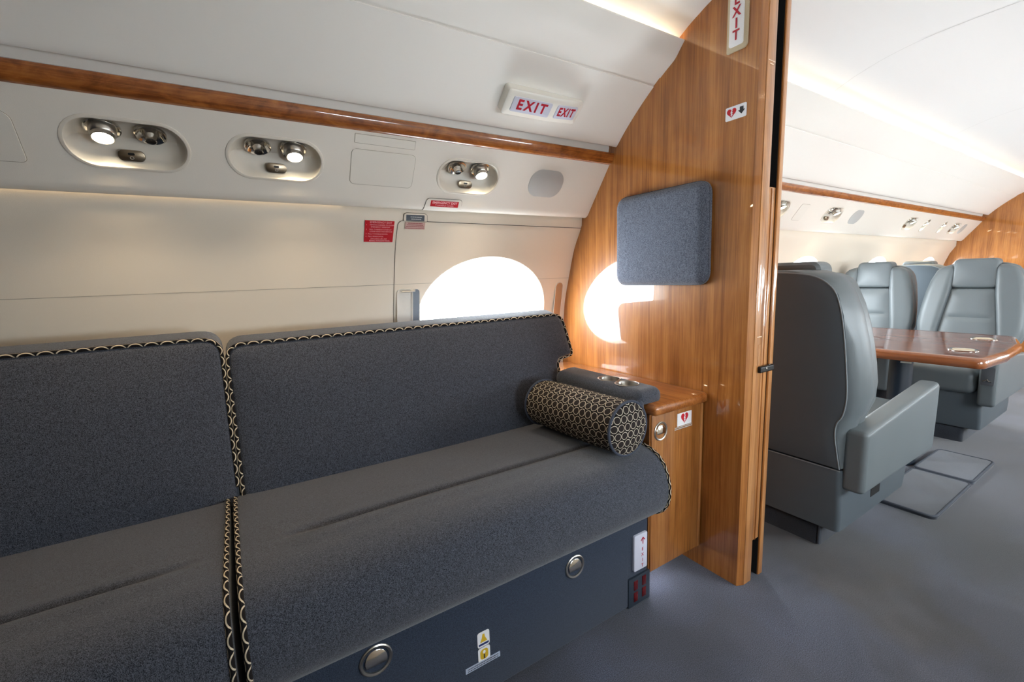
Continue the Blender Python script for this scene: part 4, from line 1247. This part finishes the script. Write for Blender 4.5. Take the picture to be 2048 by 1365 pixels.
# ------------------------------------------------------------------ the grey leather seats beyond the partition
def make_seat(label):
    """club seat facing +x, origin on the floor"""
    s = thing('club_seat', label, 'seat', (0, 0, 0), 'grey leather club seats')
    xb = lambda z: -0.33 - 0.16 * max(0.0, z - 0.35)
    Z = [0.36, 0.44, 0.50, 0.545, 0.58, 0.65, 0.75, 0.85, 0.95, 1.02, 1.055, 1.08, 1.094]
    HB = [0.213, 0.203, 0.199, 0.205, 0.224, 0.236, 0.235, 0.230, 0.221, 0.206, 0.184, 0.150, 0.100]
    HF = [0.222, 0.222, 0.226, 0.238, 0.256, 0.276, 0.272, 0.261, 0.244, 0.223, 0.208, 0.190, 0.165]
    DX = [0.10, 0.10, 0.105, 0.112, 0.122, 0.130, 0.130, 0.128, 0.125, 0.122, 0.120, 0.118, 0.115]
    bm = bmesh.new(); rings = []
    def ring(z, hb, hf, dx, k=1.0):
        x0 = xb(z); R = []
        half = [(x0, 0.0), (x0, hb * 0.5), (x0 + 0.001, hb * 0.85), (x0 + 0.006, hb), (x0 + dx * 0.3, hb + (hf - hb) * 0.62), (x0 + dx * 0.62, hb + (hf - hb) * 0.92), (x0 + dx * 0.9, hf),
                (x0 + dx + 0.012, hf - 0.010), (x0 + dx + 0.016, hf - 0.032), (x0 + dx + 0.008, hf - 0.07), (x0 + dx - 0.01, hf * 0.5), (x0 + dx - 0.012, 0.0)]
        half = [(a, b) for a, b in half]
        full = half + [(a, -b) for a, b in reversed(half[1:-1])]
        cxm = x0 + dx * 0.5
        return [Vector((cxm + (a - cxm) * k, b * k, z)) for a, b in full]
    Zs = []
    for z, a, b, c in zip(Z, HB, HF, DX): rings.append(ring(z, a, b, c))
    rings.append(ring(1.104, 0.08, 0.14, 0.12, 0.93)); rings.append(ring(1.109, 0.05, 0.10, 0.10, 0.75))
    loops(bm, rings, cap0=True, cap1=True)
    obj('back_shell', bm, M['leather'], s, angle=50)
    # stitched rear panel
    yz = [(HB[i] - 0.004, Z[i]) for i in range(len(Z))]
    ol = [(a, z) for a, z in yz] + [(0.0, 1.0985)] + [(-a, z) for a, z in reversed(yz)]
    ol = resample(catmull(ol, 2), 0.05)
    bp = obj('back_panel', puffy(ol, 0.004, 0.003, lambda u, v, w: Vector((xb(v) - 0.003 + w, u, v)), 0.001, 0.05, 0.08, nr=2), M['leather2'], s)
    obj('stitching', tube([Vector((xb(z) - 0.002, y, z)) for y, z in catmull([(a + 0.002, z) for a, z in yz] + [(0, 1.101)] + [(-a - 0.002, z) for a, z in reversed(yz)], 3)], 0.0028, seg=6), M['seamline'], bp)
    # wrap of the lower shell
    bm = bmesh.new(); rg = []
    for (z, x0, x1, h) in ((0.100, -0.320, 0.330, 0.212), (0.104, -0.328, 0.338, 0.220), (0.16, -0.330, 0.350, 0.222), (0.26, -0.330, 0.365, 0.219), (0.325, -0.330, 0.370, 0.216), (0.35, -0.328, 0.365, 0.214)):
        rg.append([Vector((a, b, z)) for a, b in rrect(x1 - x0, 2 * h, 0.018, 4, (x0 + x1) / 2, 0)])
    loops(bm, rg, cap0=True, cap1=True)
    ls = obj('lower_shell', bm, M['leather2'], s)
    obj('recess', box(-0.045, 0.045, -0.2232, -0.20, 0.165, 0.25, 0.001), M['void'], ls, smooth=False)
    obj('stitching', tube([Vector((-0.332, y, 0.352)) for y in (-0.214, -0.1, 0, 0.1, 0.214)], 0.0022, seg=6), M['seamline'], ls)
    # seat cushion
    def cushion(q):
        x, y, z = q
        z += -0.018 * max(0, (x - 0.1) / 0.3) ** 2 + 0.010 * (1 - (y / 0.23) ** 2) * (1 if z > 0 else 0)
        return Vector((0.115 + x, y, 0.410 + z))
    obj('seat_cushion', rbox(0.315, 0.200, 0.072, 0.045, cushion), M['leather'], s)
    # front of the backrest: headrest, centre panel and side bolsters
    fr_x = lambda z: xb(z) + 0.150
    ol = resample(round_poly([(-0.160, 0.44), (0.160, 0.44), (0.160, 0.62), (0.117, 0.934), (-0.117, 0.934), (-0.160, 0.62)], [0.03, 0.03, 0.03, 0.022, 0.022, 0.03], 5), 0.02)
    dent = lambda u, v: 0.014 * math.exp(-((v - 0.742 + 0.25 * u * u) / 0.009) ** 2) * (1 if abs(u) < 0.125 else 0)
    obj('back_cushion', puffy(ol, 0.10, 0.018, lambda u, v, w: Vector((fr_x(v) + 0.030 - w, u, v)), 0.012, 0.07, 0.016, dent=dent), M['leather'], s)
    ol = resample(round_poly([(-0.121, 0.938), (0.121, 0.938), (0.110, 1.138), (-0.110, 1.138)], [0.032, 0.032, 0.036, 0.036], 6), 0.02)
    obj('headrest', puffy(ol, 0.115, 0.022, lambda u, v, w: Vector((fr_x(v) + 0.050 - w + 0.12 * (v - 1.04), u, v)), 0.008, 0.06, 0.03), M['leather'], s)
    for sg_ in (-1, 1):
        def bol_(q, sg_=sg_):
            x, y, z = q
            zz = 0.765 + z
            t = (zz - 0.45) / 0.63
            inner = interp(zz, [0.44, 0.62, 0.93, 1.1], [0.150, 0.150, 0.108, 0.100]); outer = interp(zz, Z, HF) - 0.004
            yy = (inner + outer) / 2 + y / 0.06 * (outer - inner) / 2
            return Vector((fr_x(zz) + 0.006 + x - 0.012 * (y / 0.06), sg_ * yy, zz))
        obj('bolster', rbox(0.048, 0.060, 0.330, 0.036, bol_), M['leather'], s)
    # armrests: slabs rising towards the front
    for sg_ in (-1, 1):
        def am(q, sg_=sg_):
            x, y, z = q
            t = (x + 0.3825) / 0.765
            top = 0.515 + 0.075 * min(1, t * 1.04); bot = 0.275
            zz = bot + (z + 0.15) / 0.30 * (top - bot)
            xx = 0.0675 + x - 0.016 * max(0, (0.45 - zz) / 0.2) * max(0, (x - 0.2) / 0.18)
            return Vector((xx, sg_ * (0.2465 + y), zz))
        a_ = obj('armrest', rbox(0.3825, 0.0385, 0.15, 0.020, am, k=10), M['leather'], s)
        pth = [am(Vector((-0.362 + i * 0.724 / 20, 0.0362, 0.1388))) for i in range(21)] + [am(Vector((0.3713, 0.0362, 0.130 - 0.26 * i / 10))) for i in range(11)]
        obj('stitching', tube(pth, 0.0013, seg=5), M['seamline'], a_)
    # chrome release set in the aisle armrest front
    f = Frame((0.4505, 0.2465, 0.46), (0, 1, 0), (0, 0, 1))
    rl = obj('release_plate', prism(rrect(0.056, 0.105, 0.006), f, -0.002, 0.003, bev=0.001), M['lightplate2'], s, label='dark plate with a chrome release')
    obj('release_handle', tube([f(-0.018, -0.030, 0.006), f(-0.006, -0.026, 0.008), f(0.0, -0.016, 0.008), f(0.006, -0.026, 0.008), f(0.018, -0.030, 0.006)], 0.0032, seg=8), M['chrome'], rl)
    # carpeted pedestal
    bm = bmesh.new(); rg = []
    for (z, g) in ((0.0, 0.0), (0.085, 0.0), (0.100, -0.012)):
        rg.append([Vector((a, b, z)) for a, b in rrect(0.60 + 2 * g, 0.29 + 2 * g, 0.02, 4, 0.01, 0)])
    loops(bm, rg, cap0=True, cap1=True)
    pd = obj('pedestal', bm, M['mat'], s, label='carpeted pedestal')
    obj('binding', tube([Vector((-0.287, -0.142, 0.095 - 0.09 * i / 5)) for i in range(6)], 0.006, seg=8), M['bind'], pd)
    return s
cs = make_seat('grey leather seat seen from behind, its back to the wooden partition')
SY = 0.895
cs.location = (2.20, SY, 0.0)
cs.rotation_euler = (0, 0, 0)
dup(cs, (4.08, 0.888, 0.0), 'grey leather seat across the table on the aisle side, facing the partition', PI)
dup(cs, (4.09, 1.459, 0.0), 'grey leather seat across the table on the window side, partly behind the near seat', PI)
dup(cs, (5.62, 1.45, 0.0), 'grey leather seat farthest aft, only its headrest showing above the others', 0)
# the release on the facing seat sits on its window side after turning; nothing else differs

# conference table
tb = thing('table', 'glossy dark wood table between the facing grey seats', 'table', (3.15, 1.03, 0.0))
T0, T1, TY0, TY1 = 2.70, 3.66, 0.480, 1.60
tp = [(T0, TY1), (T0, TY0 + 0.028), (T0 + 0.028, TY0 + 0.008), (T0 + 0.30, TY0 - 0.012), (T0 + 0.62, TY0 + 0.0), (T1 - 0.02, TY0 + 0.07), (T1, TY0 + 0.10), (T1, TY1)]
tp = resample(round_poly(list(reversed(tp)), 0.02, 4), 0.08)
bm = bmesh.new()
rg = [[frz(a, b, 0.7005) for a, b in inset(tp, 0.030)]]
loops(bm, [[frz(a, b, 0.690) for a, b in inset(tp, 0.030)], [frz(a, b, 0.7002) for a, b in inset(tp, 0.030)]], cap0=True, cap1=True)
obj('tabletop', bm, M['table'], tb, smooth=False)
bm = bmesh.new()
sec = [(0.030, 0.652), (0.006, 0.655), (0.000, 0.664), (-0.001, 0.678), (0.002, 0.690), (0.009, 0.698), (0.020, 0.7012), (0.032, 0.7006)]
loops(bm, [[frz(a, b, z) for a, b in inset(tp, d_)] for d_, z in sec])
fill_region(inset(tp, 0.030), [], 0.2, lambda a, b: Vector((a, b, 0.652)), bm)
obj('edge_band', bm, M['tedge'], tb, label='rounded solid wood edge')
for (x, y) in ((2.94, 0.612), (3.43, 0.640)):
    f = Frame((x, y, 0.7012), (1, 0, 0), (0, 1, 0))
    ch = obj('cup_recess', lathe([(0.054, -0.0004), (0.0545, 0.0016), (0.051, 0.0032), (0.044, 0.0022), (0.038, 0.0006)], f, 36, cap=False), M['chrome'], tb, label='chrome cup ring')
    obj('cup_base', lathe([(0.0385, 0.0006), (0.0005, 0.0006)], f, 36, cap=False), M['signtan'], ch)
obj('column', lathe([(0.10, 0.0), (0.10, 0.012), (0.056, 0.018), (0.052, 0.03), (0.052, 0.62), (0.09, 0.652)], Frame((3.15, 0.898, 0.0), (1, 0, 0), (0, 1, 0)), 32), M['polecol'], tb)
obj('release_lever', box(2.705, 2.712, 0.735, 0.775, 0.645, 0.652, 0.001), M['steel'], tb)

# carpeted floor cover by the table
mt = thing('floor_mat', 'bound carpet mat in two sections on the floor in front of the table', 'mat', (2.98, 0.64, 0.0))
for (x0, x1, zt) in ((2.500, 3.045, 0.016), (3.055, 3.470, 0.020)):
    ol = rrect(x1 - x0, 0.235, 0.03, 6, (x0 + x1) / 2, 0.6625)
    bm = bmesh.new()
    loops(bm, [[frz(a, b, 0.0) for a, b in ol], [frz(a, b, zt * 0.7) for a, b in ol], [frz(a, b, zt) for a, b in inset(ol, 0.006)]], cap0=True, cap1=True)
    mm_ = obj('mat_section', bm, M['mat'], mt)
    obj('binding', tube([frz(a, b, zt - 0.003) for a, b in inset(ol, 0.004)], 0.006, closed=True, seg=8), M['bind'], mm_)

# ------------------------------------------------------------------ camera
cd = bpy.data.cameras.new('camera'); cam = bpy.data.objects.new('camera', cd); C.objects.link(cam)
cd.sensor_width = 36.0; cd.sensor_fit = 'HORIZONTAL'
cd.lens = 885.8122 / 2048 * 36.0
cd.clip_start = 0.02
Rv = Vector((0.8426, -0.5371, -0.0332)); yaw, pit, rol = 0.5623936, 0.14447844, -0.03354023
dv = Vector((math.cos(pit) * math.sin(yaw), math.cos(pit) * math.cos(yaw), -math.sin(pit)))
r0 = Vector((math.cos(yaw), -math.sin(yaw), 0)); u0 = r0.cross(dv)
rv = r0 * math.cos(rol) + u0 * math.sin(rol); uv_ = -r0 * math.sin(rol) + u0 * math.cos(rol)
mtx = Matrix((rv, uv_, -dv)).transposed().to_4x4(); mtx.translation = Vector((0, 0, 1.12))
cam.matrix_world = mtx
sc.camera = cam

# ------------------------------------------------------------------ daylight and colour
w = bpy.data.worlds.new('sky'); sc.world = w; w.use_nodes = True
nt = w.node_tree; nt.nodes.clear()
wo = nt.nodes.new('ShaderNodeOutputWorld'); bg = nt.nodes.new('ShaderNodeBackground')
bg.inputs[0].default_value = (0.83, 0.925, 1.0, 1); bg.inputs[1].default_value = 20.5
nt.links.new(bg.outputs[0], wo.inputs[0])
vs_ = sc.view_settings
vs_.view_transform = 'Standard'; vs_.look = 'None'; vs_.gamma = 1.0; vs_.use_curve_mapping = False
vs_.exposure = 0.64
cy = sc.cycles
cy.use_denoising = True
cy.max_bounces = 10; cy.diffuse_bounces = 6; cy.glossy_bounces = 4; cy.transmission_bounces = 4; cy.transparent_max_bounces = 8
cy.sample_clamp_indirect = 8.0; cy.caustics_reflective = False; cy.caustics_refractive = False
cy.use_light_tree = True
